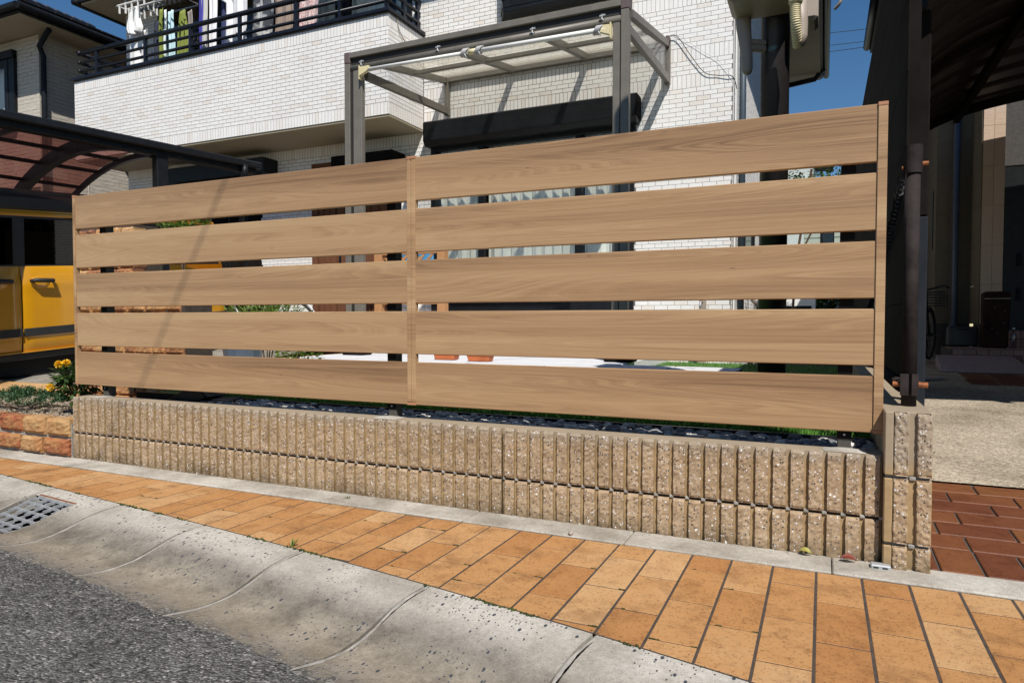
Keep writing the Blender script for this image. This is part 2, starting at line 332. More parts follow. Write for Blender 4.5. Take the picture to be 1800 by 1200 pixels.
# ------------------------------------------------------------------ mesh builder
def perp(d):
    d = d.normalized(); a = Vector((0, 0, 1)) if abs(d.z) < .9 else Vector((1, 0, 0))
    u = d.cross(a).normalized(); return u, d.cross(u).normalized()
class B:
    def __init__(s): s.v = []; s.f = []; s.mi = []; s.tint = []; s.run = None
    def face(s, idx, m=0, t=.5): s.f.append(idx); s.mi.append(m); s.tint.append(t)
    def hexa(s, p, m=0, t=.5):
        o = len(s.v); s.v += [tuple(q) for q in p]
        for q in ((0, 3, 2, 1), (4, 5, 6, 7), (0, 1, 5, 4), (1, 2, 6, 5), (2, 3, 7, 6), (3, 0, 4, 7)): s.face([o + i for i in q], m, t)
        return s
    def box(s, x0, y0, z0, x1, y1, z1, m=0, t=.5):
        return s.hexa([(x0, y0, z0), (x1, y0, z0), (x1, y1, z0), (x0, y1, z0), (x0, y0, z1), (x1, y0, z1), (x1, y1, z1), (x0, y1, z1)], m, t)
    def bar(s, a, b, w, h, up=(0, 0, 1), m=0):
        a, b = Vector(a), Vector(b); d = (b - a).normalized(); up = Vector(up)
        sd = d.cross(up)
        if sd.length < 1e-4: sd = d.cross(Vector((1, 0, 0)))
        sd.normalize(); up = sd.cross(d).normalized(); sd = sd * w / 2; up = up * h / 2
        return s.hexa([a - sd - up, a + sd - up, b + sd - up, b - sd - up, a - sd + up, a + sd + up, b + sd + up, b - sd + up], m)
    def tube(s, pts, r, n=10, m=0, cap=True):
        pts = [Vector(p) for p in pts]; rs = r if isinstance(r, (list, tuple)) else [r] * len(pts); rings = []
        u = None
        for i, p in enumerate(pts):
            d = (pts[min(i + 1, len(pts) - 1)] - pts[max(i - 1, 0)]).normalized()
            if u is None: u, v = perp(d)
            else:
                u = (u - d * u.dot(d)); 
                if u.length < 1e-5: u, _ = perp(d)
                u.normalize()
            v = d.cross(u)
            o = len(s.v)
            for k in range(n):
                a = 2 * math.pi * k / n; s.v.append(tuple(p + (u * math.cos(a) + v * math.sin(a)) * rs[i]))
            rings.append(o)
        for a, b in zip(rings, rings[1:]):
            for k in range(n): s.face([a + k, a + (k + 1) % n, b + (k + 1) % n, b + k], m)
        if cap: s.face([rings[0] + k for k in range(n)][::-1], m); s.face([rings[-1] + k for k in range(n)], m)
        return s
    def prism(s, poly, axis, a, b, m=0, t=.5):
        def P(u, v, w): return {'x': (w, u, v), 'y': (u, w, v), 'z': (u, v, w)}[axis]
        n = len(poly); o = len(s.v)
        s.v += [P(u, v, a) for u, v in poly] + [P(u, v, b) for u, v in poly]
        s.face([o + i for i in range(n)], m, t); s.face([o + n + i for i in range(n)][::-1], m, t)
        for i in range(n): s.face([o + i, o + n + i, o + n + (i + 1) % n, o + (i + 1) % n], m, t)
        return s
    def grid(s, fn, nu, nv, m=0, t=.5):
        o = len(s.v)
        for j in range(nv + 1):
            for i in range(nu + 1): s.v.append(tuple(fn(i / nu, j / nv)))
        for j in range(nv):
            for i in range(nu):
                a = o + j * (nu + 1) + i; s.face([a, a + 1, a + nu + 2, a + nu + 1], m, t)
        return s
    def ball(s, c, r, n=8, k=5, m=0, t=.5, jit=0):
        c = Vector(c); r = r if isinstance(r, (list, tuple)) else (r, r, r); o = len(s.v)
        s.v.append((c.x, c.y, c.z - r[2]))
        for j in range(1, k):
            ph = math.pi * j / k - math.pi / 2
            for i in range(n):
                a = 2 * math.pi * i / n; q = 1 + random.uniform(-jit, jit)
                s.v.append((c.x + r[0] * q * math.cos(ph) * math.cos(a), c.y + r[1] * q * math.cos(ph) * math.sin(a), c.z + r[2] * q * math.sin(ph)))
        s.v.append((c.x, c.y, c.z + r[2])); top = len(s.v) - 1
        for i in range(n):
            s.face([o, o + 1 + (i + 1) % n, o + 1 + i], m, t)
            for j in range(k - 2):
                a = o + 1 + j * n; s.face([a + i, a + (i + 1) % n, a + n + (i + 1) % n, a + n + i], m, t)
            a = o + 1 + (k - 2) * n; s.face([a + i, a + (i + 1) % n, top], m, t)
        return s
    def leaf(s, p, d, nrm, ln, wd, m=0, t=.5):
        p, d = Vector(p), Vector(d).normalized(); sd = d.cross(Vector(nrm))
        if sd.length < 1e-4: sd = perp(d)[0]
        sd.normalize(); up = sd.cross(d); o = len(s.v)
        s.v += [tuple(p), tuple(p + d * ln * .5 + sd * wd / 2 - up * ln * .04), tuple(p + d * ln - up * ln * .12), tuple(p + d * ln * .5 - sd * wd / 2 - up * ln * .04)]
        s.face([o, o + 1, o + 2], m, t); s.face([o, o + 2, o + 3], m, t); return s
    def mesh(s, name, mats, smooth=False):
        me = bpy.data.meshes.new(name); me.from_pydata(s.v, [], s.f)
        for m in (mats if isinstance(mats, (list, tuple)) else [mats]): me.materials.append(m)
        me.polygons.foreach_set('material_index', s.mi)
        at = me.attributes.new('tint', 'FLOAT', 'FACE'); at.data.foreach_set('value', s.tint)
        if s.run: 
            a2 = me.attributes.new('run', 'FLOAT', 'POINT'); a2.data.foreach_set('value', s.run)
        if smooth: me.polygons.foreach_set('use_smooth', [True] * len(me.polygons))
        me.update(); return me
    def obj(s, name, mats, parent=None, smooth=False, bevel=0, loc=None, fix=False, angle=35):
        me = s.mesh(name, mats, smooth)
        if fix:
            bm = bmesh.new(); bm.from_mesh(me); bmesh.ops.recalc_face_normals(bm, faces=bm.faces); bm.to_mesh(me); bm.free()
        o = put(name, me, parent, loc)
        if bevel:
            b = o.modifiers.new('bevel', 'BEVEL'); b.width = bevel; b.segments = 1; b.limit_method = 'ANGLE'; b.angle_limit = math.radians(angle)
        return o
def put(name, me, parent=None, loc=None):
    o = bpy.data.objects.new(name, me); COL.objects.link(o)
    if loc: o.location = loc
    if parent is not None:
        o.parent = parent; o.matrix_parent_inverse = base_inv(parent)
    return o
ORG = {}
def base_inv(p):   # parts are written in world coordinates, their thing's empty stands at its base
    off = Vector((0, 0, 0)); q = p
    while q is not None: off += Vector(q.location); q = q.parent
    return ORG.get(p.name, Matrix.Identity(4))
def thing(name, label, cat, loc=(0, 0, 0), group=None, rot=0):
    o = bpy.data.objects.new(name, None); COL.objects.link(o); o.empty_display_size = .1
    o.location = loc; o['label'] = label; o['category'] = cat
    if group: o['group'] = group
    o.rotation_euler = (0, 0, rot)
    ORG[o.name] = Matrix.Translation(loc).inverted() if rot == 0 else Matrix.Identity(4)
    return o
def tag(o, label, cat, group=None, kind=None):
    o['label'] = label; o['category'] = cat
    if group: o['group'] = group
    if kind: o['kind'] = kind
    return o
def struct(name, label=None, loc=(0, 0, 0)):
    o = bpy.data.objects.new(name, None); COL.objects.link(o); o['kind'] = 'structure'
    if label: o['label'] = label
    return o
def kind(o, k, label=None):
    o['kind'] = k
    if label: o['label'] = label
    return o
rnd = random.uniform
G = -.41

# ================================================================== GROUND, ROAD, GUTTER, PAVEMENT
def edge_y(x):   # kerb line between paving and gutter
    xx = max(min(x, 3.2), -2.4)
    y = -.683 - .132 * xx - .015 * xx * xx - .004 * xx ** 3
    return y + (x - xx) * (-.115 if x < 0 else -.30)
def gut(x, s):   # point on the gutter, s metres out from the kerb line
    e = .02; dx, dy = 2 * e, edge_y(x + e) - edge_y(x - e); l = math.hypot(dx, dy)
    return Vector((x + dy / l * s, edge_y(x) - dx / l * s, 0))
PROF = [(0, 0), (.06, -.003), (.11, -.009), (.15, -.018), (.19, -.031), (.23, -.044), (.27, -.054), (.32, -.060), (.37, -.059), (.42, -.052), (.47, -.042), (.52, -.034)]
def prof(s):
    for (a, za), (b, zb) in zip(PROF, PROF[1:]):
        if s <= b: k = (s - a) / (b - a); return za + (zb - za) * k
    return PROF[-1][1]
g = B()
g.box(-60, -40, -.75, 60, 60, -.62); kind(g.obj('ground', MSOIL), 'structure')
b = B()
def roadp(u, v):
    x = -14 + 24 * u if True else 0
    s = .500 + (v ** 2.6) * 11
    p = gut(x, s if v > 0 else .487 + .006 * math.sin(x * 31) + .004 * math.sin(x * 77 + 1) + .008 * math.sin(x * 9))
    z = G - .0345 + .010 * min(1, max(0, (s - .47) / .15)) + .08 * min(1, (s - .475) / 11) + .0025 * math.sin(x * 57 + s * 40) * min(1, v * 40)
    return (p.x, p.y, z)
b.grid(roadp, 700, 44)
kind(b.obj('road', MAS, smooth=True), 'structure')
# precast gutter, segment by segment
gutter = struct('gutter')
JX = [1.335 - .5396 * k for k in range(-3, 9)]
for k in range(len(JX) - 1):
    x1, x0 = JX[k] - .010, JX[k + 1] + .010
    b = B(); NU, NV = 16, 22; b.run = []
    def P(u, v):
        s = .525 * v; x = x0 + (x1 - x0) * u; p = gut(x, s)
        return (p.x, p.y, G + .004 * 0 + prof(s))
    b.grid(P, NU, NV)
    for j in range(NV + 1): b.run += [j / NV] * (NU + 1)
    if k == 7:   # opening of the drain
        keep = []
        for fi, f in enumerate(b.f):
            i, j = fi % NU, fi // NU
            u, v = (i + .5) / NU, (j + .5) / NV
            if not (.03 < u < .60 and .17 < v < .66): keep.append(fi)
        b.f = [b.f[i] for i in keep]; b.mi = [b.mi[i] for i in keep]; b.tint = [b.tint[i] for i in keep]
    # skirt
    for (ua, ub) in ((0, 0), (1, 1)):
        o = len(b.v)
        for j in range(NV + 1):
            p = P(ua, j / NV); b.v.append(p); b.v.append((p[0], p[1], p[2] - .06)); b.run += [j / NV] * 2
        for j in range(NV): b.face([o + 2 * j, o + 2 * j + 1, o + 2 * j + 3, o + 2 * j + 2])
    b.obj('gutter_segment', MG, gutter, smooth=True)
    # raised mortar joint
    b = B()
    def Q(u, v):
        s = .50 * v; p = gut(JX[k + 1] + .004 * math.sin(v * 9 + k), s); wdt = .0052 + .002 * math.sin(v * 21 + k) + .0012 * math.sin(v * 57)
        return (p.x + (u - .5) * 2 * wdt, p.y, G + prof(s) - .0028 + .0035 * math.sin(math.pi * u))
    b.grid(Q, 4, 26); b.obj('mortar_joint', MMO, gutter, smooth=True)
# drain grate in the gutter
xg0 = JX[8] + .010; wseg = JX[7] - .010 - xg0
gx0, gx1 = xg0 + wseg * .075, xg0 + wseg * .60
gs0, gs1 = .525 * .185, .525 * .63
dr = thing('drain_grate', 'galvanised steel drain grate with rusty edge set in the concrete gutter', 'drain grate', tuple(gut((gx0 + gx1) / 2, .2)) [:2] + (G - .05,))
def gp(x, s, dz=0): p = gut(x, s); return Vector((p.x, p.y, G + prof(s) + dz))
for i in range(5):
    x = gx0 + (gx1 - gx0) * i / 4
    b = B()
    pts = [gp(x, gs0 + (gs1 - gs0) * j / 6) for j in range(7)]
    for a, c in zip(pts, pts[1:]): b.bar(a + Vector((0, 0, -.012)), c + Vector((0, 0, -.006)), .0060, .012)
    b.obj('grate_bar', MGALV, dr)
for j in range(6):
    s = gs0 + (gs1 - gs0) * j / 5
    B().bar(gp(gx0, s, -.006), gp(gx1, s, -.006), .005, .010).obj('cross_bar', MGALV, dr)
B().bar(gp(gx0 - .012, gs0 - .012, -.008), gp(gx1 + .012, gs0 - .012, -.008), .010, .02).obj('edge_angle', MRUSTF, dr)
b = B(); c = gut((gx0 + gx1) / 2, .21)
b.box(c.x - .22, c.y - .19, G - .36, c.x + .22, c.y + .19, G - .35); b.obj('drain_pit', MDARK, dr)
# pavement bed and pavers
pav = struct('pavement')
b = B(); 
b.grid(lambda u, v: ((-9 + 13 * u), (-.20) * (1 - v) + (edge_y(-9 + 13 * u) + .004) * v, G - .0010), 60, 3)
b.obj('joint_bed', MMD, pav)
def tile(poly, zt, h=.03, bv=.0012):
    cx = sum(p[0] for p in poly) / len(poly); cy = sum(p[1] for p in poly) / len(poly); n = len(poly)
    b = B(); ins = []
    for x, y in poly:
        ins.append((x - bv * (1 if x > cx else -1), y - bv * (1 if y > cy else -1)))
    b.v = [(x - cx, y - cy, -h) for x, y in poly] + [(x - cx, y - cy, -bv) for x, y in poly] + [(x - cx, y - cy, 0) for x, y in ins]
    for i in range(n):
        q = (i + 1) % n; b.face([i, q, n + q, n + i]); b.face([n + i, n + q, 2 * n + q, 2 * n + i])
    b.face([2 * n + i for i in range(n)])
    return b, (cx, cy, zt)
PIT = .1243; LEN = .2585
FULL = None; XJ = []
for i in range(-36, 14):
    xl = 1.575 + PIT * i + .004; xr = xl + PIT - .0070
    if xl < -3.1: continue
    ph = (-.337 if i % 2 else -.460) + rnd(-.012, .012)
    ys = [-.2075]; y = ph
    while y > -.2: y -= LEN
    y0 = y
    lim = min(edge_y(xl), edge_y(xr)) + .006
    while y0 > lim - LEN: ys.append(y0); y0 -= LEN
    for ya, yb in zip(ys, ys[1:]):
        ya2, yb2 = ya - .0026, yb + .0026
        ea, eb = edge_y(xl) + .008, edge_y(xr) + .008
        if ya2 <= max(ea, eb) + .004: continue
        poly = [(xl, max(yb2, ea)), (xr, max(yb2, eb)), (xr, ya2), (xl, ya2)]
        XJ.append((xr, ya2)); XJ.append((xl + .03, ya2))
        tb, loc = tile(poly, G + rnd(-.0002, .0010))
        isfull = yb2 > max(ea, eb) and abs((ya2 - yb2) - (LEN - .0052)) < 1e-4
        if isfull and FULL: me = FULL
        else:
            me = tb.mesh('paving_tile', MT)
            if isfull: FULL = me
        o = put('paving_tile', me, pav, loc); o.rotation_euler = (rnd(-.0018, .0018), rnd(-.003, .003), 0)
# concrete kerb strip along the foot of the wall
ks = struct('kerb_strip')
kx = [-6.0, -3.4, -2.75, -2.1, -1.43, -.79, -.11, .58, 1.215, 1.868, 2.52, 3.2, 3.9]
for a, c in zip(kx, kx[1:]):
    B().box(a + .0015, -.204 + rnd(-.001, .001), -.55, c - .0015, -.052, G + .006 + rnd(-.001, .001)).obj('kerb_segment', MC, ks, bevel=.004)
# moss and grit along the kerb line
b = B()
for k in range(1500):
    x = rnd(-2.0, 2.0); cl = math.sin(x * 7.3) + math.sin(x * 17 + 2) + .6 * math.sin(x * 41)
    if cl < .2: continue
    y = edge_y(x) + rnd(-.006, .007)
    b.ball((x, y, G + rnd(-.005, .001)), rnd(.002, .006), 5, 3, t=rnd(0, 1) ** 2)
kind(b.obj('moss', MMOSS, smooth=True), 'stuff', 'dark green moss growing in the seam between pavers and gutter')
b = B()
near = [q for q in XJ if -1.2 < q[0] < 1.7 and edge_y(q[0]) + .02 < q[1] < -.26]
for (x, y) in random.sample(near, 26):
    w_ = rnd(.008, .028)
    for k in range(int(w_ * 900)): b.ball((x - rnd(0, w_) , y + .0026 + rnd(-.0022, .0022), G + .0003), rnd(.0012, .0030), 5, 3, t=rnd(0, .7) ** 1.5)
kind(b.obj('joint_moss', MMOSS, smooth=True), 'stuff', 'small tufts of moss in the paver joints')
def sprout(x, y, n, h, lab, mat=MLEAFY):
    b = B()
    for k in range(n):
        a = rnd(0, 6.28); b.leaf((x + rnd(-.006, .006), y + rnd(-.006, .006), G), (math.cos(a) * .6, math.sin(a) * .6, 1), (0, 0, 1), h * rnd(.6, 1.1), .005, t=rnd(.2, .9))
    tag(b.obj('grass_sprout', mat), lab, 'weed')
sprout(.19, edge_y(.19) + .01, 14, .035, 'tiny grass sprout in the kerb seam beside a sealed gutter joint')
sprout(-.02, -.13, 7, .03, 'lone green sprout growing on the kerb strip below the wall')
def fallen(x, y, z, col, lab, sz=.04, rot=0):
    m = simple('leaf_' + lab.split()[1], col, .6, var=.2, scale=40)
    b = B(); n = 6
    for i in range(n):
        pass
    b.grid(lambda u, v: (sz * (u - .5) * 2, sz * .55 * (v - .5) * 2 * math.sin(math.pi * min(max(u, .03), .97)), .006 + .012 * (1 - (2 * u - 1) ** 2) + .01 * abs(v - .5)), 8, 4)
    o = b.obj('fallen_leaf', m, smooth=True, loc=(x, y, z)); o.rotation_euler = (.35, .1, rot); tag(o, lab, 'leaf', 'fallen leaves by the wall')
fallen(1.915, -.085, G + .006, (.16, .022, .012), 'dark red curled leaf fallen at the foot of the wall', .024, .2)
fallen(1.79, -.072, G + .006, (.30, .27, .05), 'dull yellow leaf fallen at the foot of the wall', .020, -.1)
mk = thing('survey_marker', 'small grey metal boundary plate with two holes on the kerb strip', 'marker', (2.005, -.10, G))
B().box(1.978, -.118, G, 2.034, -.085, G + .018).obj('plate', MGALV, mk, bevel=.003)
for x in (1.993, 2.018): B().box(x - .007, -.1195, G + .009, x + .007, -.1182, G + .0125).obj('slot', MDARK, mk)
stn = B().ball((1.02, -.195, G + .012), (.010, .010, .008), 8, 5, jit=.1).obj('pebble', MBEI, smooth=True)
tag(stn, 'single round peach pebble lying on the edge of the kerb strip', 'pebble')

b = B()
for k in range(420):
    x = rnd(-1.9, 2.2); q = random.random()
    if q < .55: sd_ = abs(random.gauss(.30, .10)); p = gut(x, min(sd_, .5)); x, y, z = p.x, p.y, G + prof(min(sd_, .5)) + .001
    elif q < .8: y = edge_y(x) + abs(random.gauss(0, .02)); z = G + .0015
    else: y = -.06 - abs(random.gauss(0, .02)); z = G + .0075
    a = rnd(0, 6.28); l = rnd(.002, .008)
    b.leaf((x, y, z), (math.cos(a), math.sin(a), rnd(0, .35)), (0, 0, 1), l, l * rnd(.25, .6), t=rnd(0, 1))
kind(b.obj('grit', tint_mat('grit_mix', [(0, (.03, .028, .025)), (.5, (.10, .07, .045)), (.8, (.20, .12, .06)), (1, (.34, .30, .24))])), 'stuff', 'grit and dry leaf crumbs lying in the gutter and along the paving edges')

# ================================================================== RIBBED BLOCK WALL
RP = .0552; RW = .0398; GD = .013
def rib_block(nribs, h, seed, end_l=False, gw=True, jag=.0024):
    rs = random.Random(seed); b = B(); W = nribs * RP
    NU, NV = 5, max(6, int(h / .009))
    def off(i, j, edge):
        return 0
    yb = GD
    for r in range(nribs):
        x0 = r * RP + (RP - RW) * .5; x1 = x0 + RW
        H = [[-jag * rs.uniform(-.6, 1.0) if 0 < j < NV else .004 for i in range(NU + 1)] for j in range(NV + 1)]
        ex = [[rs.uniform(-.0007, .0007) for j in range(NV + 1)] for _ in (0, 1)]
        o = len(b.v)
        for j in range(NV + 1):
            z = h * j / NV
            for i in range(NU + 1):
                x = x0 + RW * i / NU
                y = H[j][i]
                if i in (0, NU): x += ex[0 if i == 0 else 1][j]; y += .0006
                b.v.append((x, y, z))
        for j in range(NV):
            for i in range(NU):
                a = o + j * (NU + 1) + i; b.face([a, a + 1, a + NU + 2, a + NU + 1], 0)
        # flanks down to the groove, top and bottom of the rib
        for side, i in ((0, 0), (1, NU)):
            q = len(b.v)
            for j in range(NV + 1):
                vx = b.v[o + j * (NU + 1) + i]; b.v.append((vx[0], yb + .001, vx[2]))
            for j in range(NV):
                a, c = o + j * (NU + 1) + i, o + (j + 1) * (NU + 1) + i
                b.face([a, c, q + j + 1, q + j] if side == 0 else [c, a, q + j, q + j + 1], 1)
        for j in (0, NV):
            q = len(b.v); a = o + j * (NU + 1)
            b.v += [(b.v[a][0], yb + .001, b.v[a][2]), (b.v[a + NU][0], yb + .001, b.v[a][2])]
            f = [a + i for i in range(NU + 1)] + [q + 1, q]
            b.face(f if j == 0 else f[::-1], 0)
    b.box(0, yb, 0, W, .118, h, 1)
    return b
bw = thing('block_wall', 'low tan wall of ribbed split face blocks under the board fence', 'wall', (.02, 0, G))
ZT = -.063; BH = .195
starts = []
x = .6858
for n in (7, 7, 7, 3): starts.append((x, n)); x += n * RP
x = .6858
for n in (7, 7, 7, 7, 7, 7, 6): x -= n * RP; starts.append((x, n))
MESH = {}
for (x, n) in starts:
    for c in (0, 1):
        h = BH if c == 0 else .20
        key = (n, c, random.randrange(3) if n == 7 else 0)
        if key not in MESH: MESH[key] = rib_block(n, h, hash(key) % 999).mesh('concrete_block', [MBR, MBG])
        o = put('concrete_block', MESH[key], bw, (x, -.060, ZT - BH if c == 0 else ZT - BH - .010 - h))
b = B(); b.box(-1.957, -.034, ZT - BH - .0098, 2.004, .055, ZT - BH - .0002); b.obj('bed_joint', MMD, bw)
b = B()
for (x0, n) in starts:
    for r in range(n + 1):
        xx = x0 + r * RP; k = .0075
        b.box(xx - k, -.0555 + rnd(0, .004), ZT - BH - .0105, xx + k, -.044, ZT - BH + .0005)
b.obj('joint_mortar', MMO, bw, bevel=.002)
B().box(.6845, -.061, -.46, .6868, -.0595, ZT - .02).obj('crack', MDARK, bw)
for x in (-1.795, .108, 1.902):
    b = B(); b.grid(lambda u, v: (x + (u - .5) * .13 * (1 - .15 * abs(v - .5)), -.046 + v * .085, ZT + .0012 + .006 * max(0, 1 - ((u - .5) * 2.1) ** 2 - ((v - .6) * 1.9) ** 2)), 12, 6)
    b.obj('post_grout', MC, bw, smooth=True)
# end pier, carrying on as a side wall beside the driveway
pr_ = thing('block_pier', 'taller ribbed block pier at the right end of the wall below the pipe post', 'wall', (2.08, .0, G))
PW = .130
def pier_block(h, seed):
    rs = random.Random(seed); b = B(); NV = max(3, int(h / .01))
    for (x0, x1) in ((.026, .066), (.088, .128)):
        NU = 5; o = len(b.v)
        for j in range(NV + 1):
            for i in range(NU + 1):
                y = rs.uniform(-.004, .002) if 0 < j < NV else .004
                b.v.append((x0 + (x1 - x0) * i / NU + (rs.uniform(-.001, .001) if i in (0, NU) else 0), y, h * j / NV))
        for j in range(NV):
            for i in range(NU): a = o + j * 6 + i; b.face([a, a + 1, a + 7, a + 6], 0)
        for i, flip in ((0, 0), (NU, 1)):
            q = len(b.v)
            for j in range(NV + 1): vx = b.v[o + j * 6 + i]; b.v.append((vx[0], .013, vx[2]))
            for j in range(NV):
                a, c = o + j * 6 + i, o + (j + 1) * 6 + i
                b.face([a, c, q + j + 1, q + j] if not flip else [c, a, q + j, q + j + 1], 1)
        for j in (0, NV):
            q = len(b.v); a = o + j * 6; b.v += [(b.v[a][0], .013, b.v[a][2]), (b.v[a + 5][0], .013, b.v[a][2])]
            b.face([a + i for i in range(6)] + [q + 1, q] if j == 0 else ([a + i for i in range(6)] + [q + 1, q])[::-1], 0)
    b.box(0, .001, 0, .024, .013, h, 1); b.box(0, .012, 0, PW, .38, h, 1)
    return b
for k, (z0, h) in enumerate(((.083 - .197, .197), (.083 - .407, .200), (.083 - .617, .200))):
    pier_block(h, k).obj('concrete_block', [MBR, MBG], pr_, loc=(2.012, -.095, z0), bevel=.003)
for k in range(12):
    y0 = .287 + k * .40
    for z0, h in ((.083 - .197, .197), (.083 - .407, .2), (.083 - .617, .2)):
        B().box(2.012, y0 + .004, z0, 2.012 + PW, y0 + .396, z0 + h).obj('side_block', MBG, pr_, bevel=.003)
b = B()
for z in (.083 - .2035, .083 - .4135): b.box(2.017, -.078, z - .0062, 2.012 + PW - .004, 5.0, z + .0062)
b.obj('bed_joint', MMO, pr_)
b = B()
for z in (.083 - .2035, .083 - .4135): b.box(2.012 + .068, -.090, z - .006, 2.012 + .086, -.078, z + .006)
b.obj('joint_mortar', MMO, pr_, bevel=.002)

# ================================================================== BOARD FENCE
fe = thing('board_fence', 'wood grain board fence of five wide horizontal slats on the block wall', 'fence', (0, 0, ZT))
SH, SG = .18394, .03435
bd = {}
for pi, (xa, xb) in enumerate(((-1.998, .2065), (.2435, 1.9835))):
    b = B(); W = xb - xa; h = SH
    pr2 = [(0, .004), (.0025, 0), (h - .0025, 0), (h, .004), (h, .019), (h - .004, .019), (h - .004, .017), (.004, .017), (.004, .019), (0, .019)]
    b.prism([(y, z) for z, y in pr2], 'x', 0, W)
    me = b.mesh('fence_board', MW)
    bm = bmesh.new(); bm.from_mesh(me); bmesh.ops.recalc_face_normals(bm, faces=bm.faces); bm.to_mesh(me); bm.free()
    for k in range(5):
        put('fence_board', me, fe, (xa, 0, k * (SH + SG)))
FT = 5 * SH + 4 * SG
b = B(); b.box(.2045, -.0045, .012, .2225, .021, FT - .008); b.box(.2275, -.0045, .012, .2455, .021, FT - .008); b.box(.2225, -.0015, .012, .2275, .021, FT - .008)
b.obj('joint_cover', MW, fe, bevel=.001)
for x0, x1 in ((-2.016, -1.999), (1.9845, 2.0125)):
    B().box(x0, -.0055, .010, x1, .022, FT - .008).obj('end_cover', MW, fe, bevel=.0015)
MCAP = simple('brown_end_cap', (.40, .19, .10), .5, var=.08)
for x0, x1 in ((.2035, .2465), (-2.0165, -1.9985), (1.984, 2.013)):
    B().box(x0, -.0062, FT - .0078, x1, .022, FT + .004).obj('end_cap', MCAP, fe, bevel=.001)
    B().box(x0, -.0062, -.001, x1, .022, .0098).obj('end_cap', MCAP, fe, bevel=.001)
for x in (-1.80, .108, 1.902):
    B().box(x - .021, .023, ZT, x + .021, .073, FT - .03).obj('post', MPOST, fe, bevel=.003)
    B().box(x - .022, .0195, -.028, x + .022, .0228, FT - .02).obj('bracket', MDBR, fe)
    B().tube([(x, .018, -.014), (x, .0235, -.014)], .0035, 8).obj('screw', MGALV, fe)

# ================================================================== GARDEN BEHIND THE FENCE
lawn = struct('lawn')
b = B(); b.box(-1.95, .345, -.30, 2.005, 5.0, -.085); b.obj('turf_base', MTURFB, lawn)
b = B()
def blade(x, y, h):
    a = rnd(0, 6.28); dx, dy = math.cos(a) * .003, math.sin(a) * .003; o = len(b.v); lx, ly = rnd(-.012, .012), rnd(-.012, .012)
    b.v += [(x - dx, y - dy, -.085), (x + dx, y + dy, -.085), (x + lx, y + ly, -.085 + h)]; b.face([o, o + 1, o + 2], 0, rnd(0, 1))
for k in range(26000):
    x = rnd(-1.4, 2.0); y = rnd(.37, 4.9) if k % 3 else rnd(.37, .6)
    if -2.95 < x < 1.3 and 2.7 < y < 4.99: 
        if x < 1.3 and y < 3.05 or x < .30: continue
    blade(x, y, rnd(.015, .032))
kind(b.obj('lawn_grass', MGRS), 'stuff', 'bright green short lawn beside the concrete patio')
ed = B().box(-1.955, .325, -.20, 2.005, .344, -.070).obj('garden_edging', MBLK); tag(ed, 'black plastic edging strip between the pebbles and the lawn', 'edging')
bb = B().box(-1.955, .058, -.42, 2.005, .326, -.118).obj('pebble_bed', MSOIL); kind(bb, 'structure')
b = B()
def stones(b, n, xr, yr, z, rr, flat=.6):
    for k in range(n):
        x, y = rnd(*xr), rnd(*yr); r = rnd(*rr); o = len(b.v)
        b.ball((x, y, z + rnd(-.3, .75) * r), (r * rnd(.8, 1.35), r * rnd(.7, 1.1), r * flat), 6, 4, t=rnd(0, 1), jit=.22)
stones(b, 1900, (-1.25, 1.99), (.066, .318), -.092, (.012, .024))
kind(b.obj('garden_pebbles', MPEB), 'stuff', 'grey and white pebbles filling the bed behind the block wall')
# grey board panels lying in the bed at its left end
t = thing('garden_light', 'black solar garden light lying on the pebbles near the left post', 'garden light', (-1.25, .16, -.09))
b = B(); b.prism([(-1.52, -.10), (-1.34, -.02), (-1.20, -.02), (-1.16, -.05), (-1.30, -.10)], 'y', .14, .28); b.obj('housing', MBLK, t, bevel=.004)
b = B(); b.hexa([(-1.26, .08, -.088), (-1.02, .12, -.078), (-1.02, .26, -.06), (-1.26, .24, -.07), (-1.26, .08, -.078), (-1.02, .12, -.068), (-1.02, .26, -.05), (-1.26, .24, -.06)]); b.obj('panel', MBUM, t, bevel=.003)
pad = struct('patio')
B().box(-2.95, 3.06, -.22, .30, 4.985, 0.0).obj('patio_slab', MPAD, pad, bevel=.006)
for a, c in ((-2.95, -2.05), (-2.045, -1.15), (-1.145, -.25), (-.245, .30), (.305, .76), (.765, 1.27)):
    B().box(a, 2.72, -.22, c - .004, 3.056, -.003).obj('patio_border', MPAD, pad, bevel=.005)
B().box(-2.95, .93, -.30, -1.951, 3.05, -.09).obj('side_paving', MC, pad)
B().box(-7.4, 2.6, -.30, -2.955, 4.99, -.035).obj('porch_paving', MTL, pad)
B().box(-4.9, 4.25, -.035, -2.96, 4.988, .06).obj('porch_step', MTL, pad, bevel=.006)
for k, (x, y) in enumerate(((-1.36, 3.05), (-.96, 2.96))):
    t = thing('terracotta_tray', ('left' if k == 0 else 'right') + ' one of two orange terracotta planter trays on the patio', 'planter', (x, y, 0))
    b = B(); b.prism([(x - .10, 0), (x + .10, 0), (x + .115, .05), (x - .115, .05)], 'y', y - .05, y + .05); b.obj('tray', MTER, t, bevel=.006)
    B().box(x - .118, y - .055, .045, x + .118, y + .055, .056).obj('rim', MTER, t, bevel=.004)
    B().box(x - .098, y - .045, .050, x + .098, y + .045, .059).obj('soil', MSOIL, t)

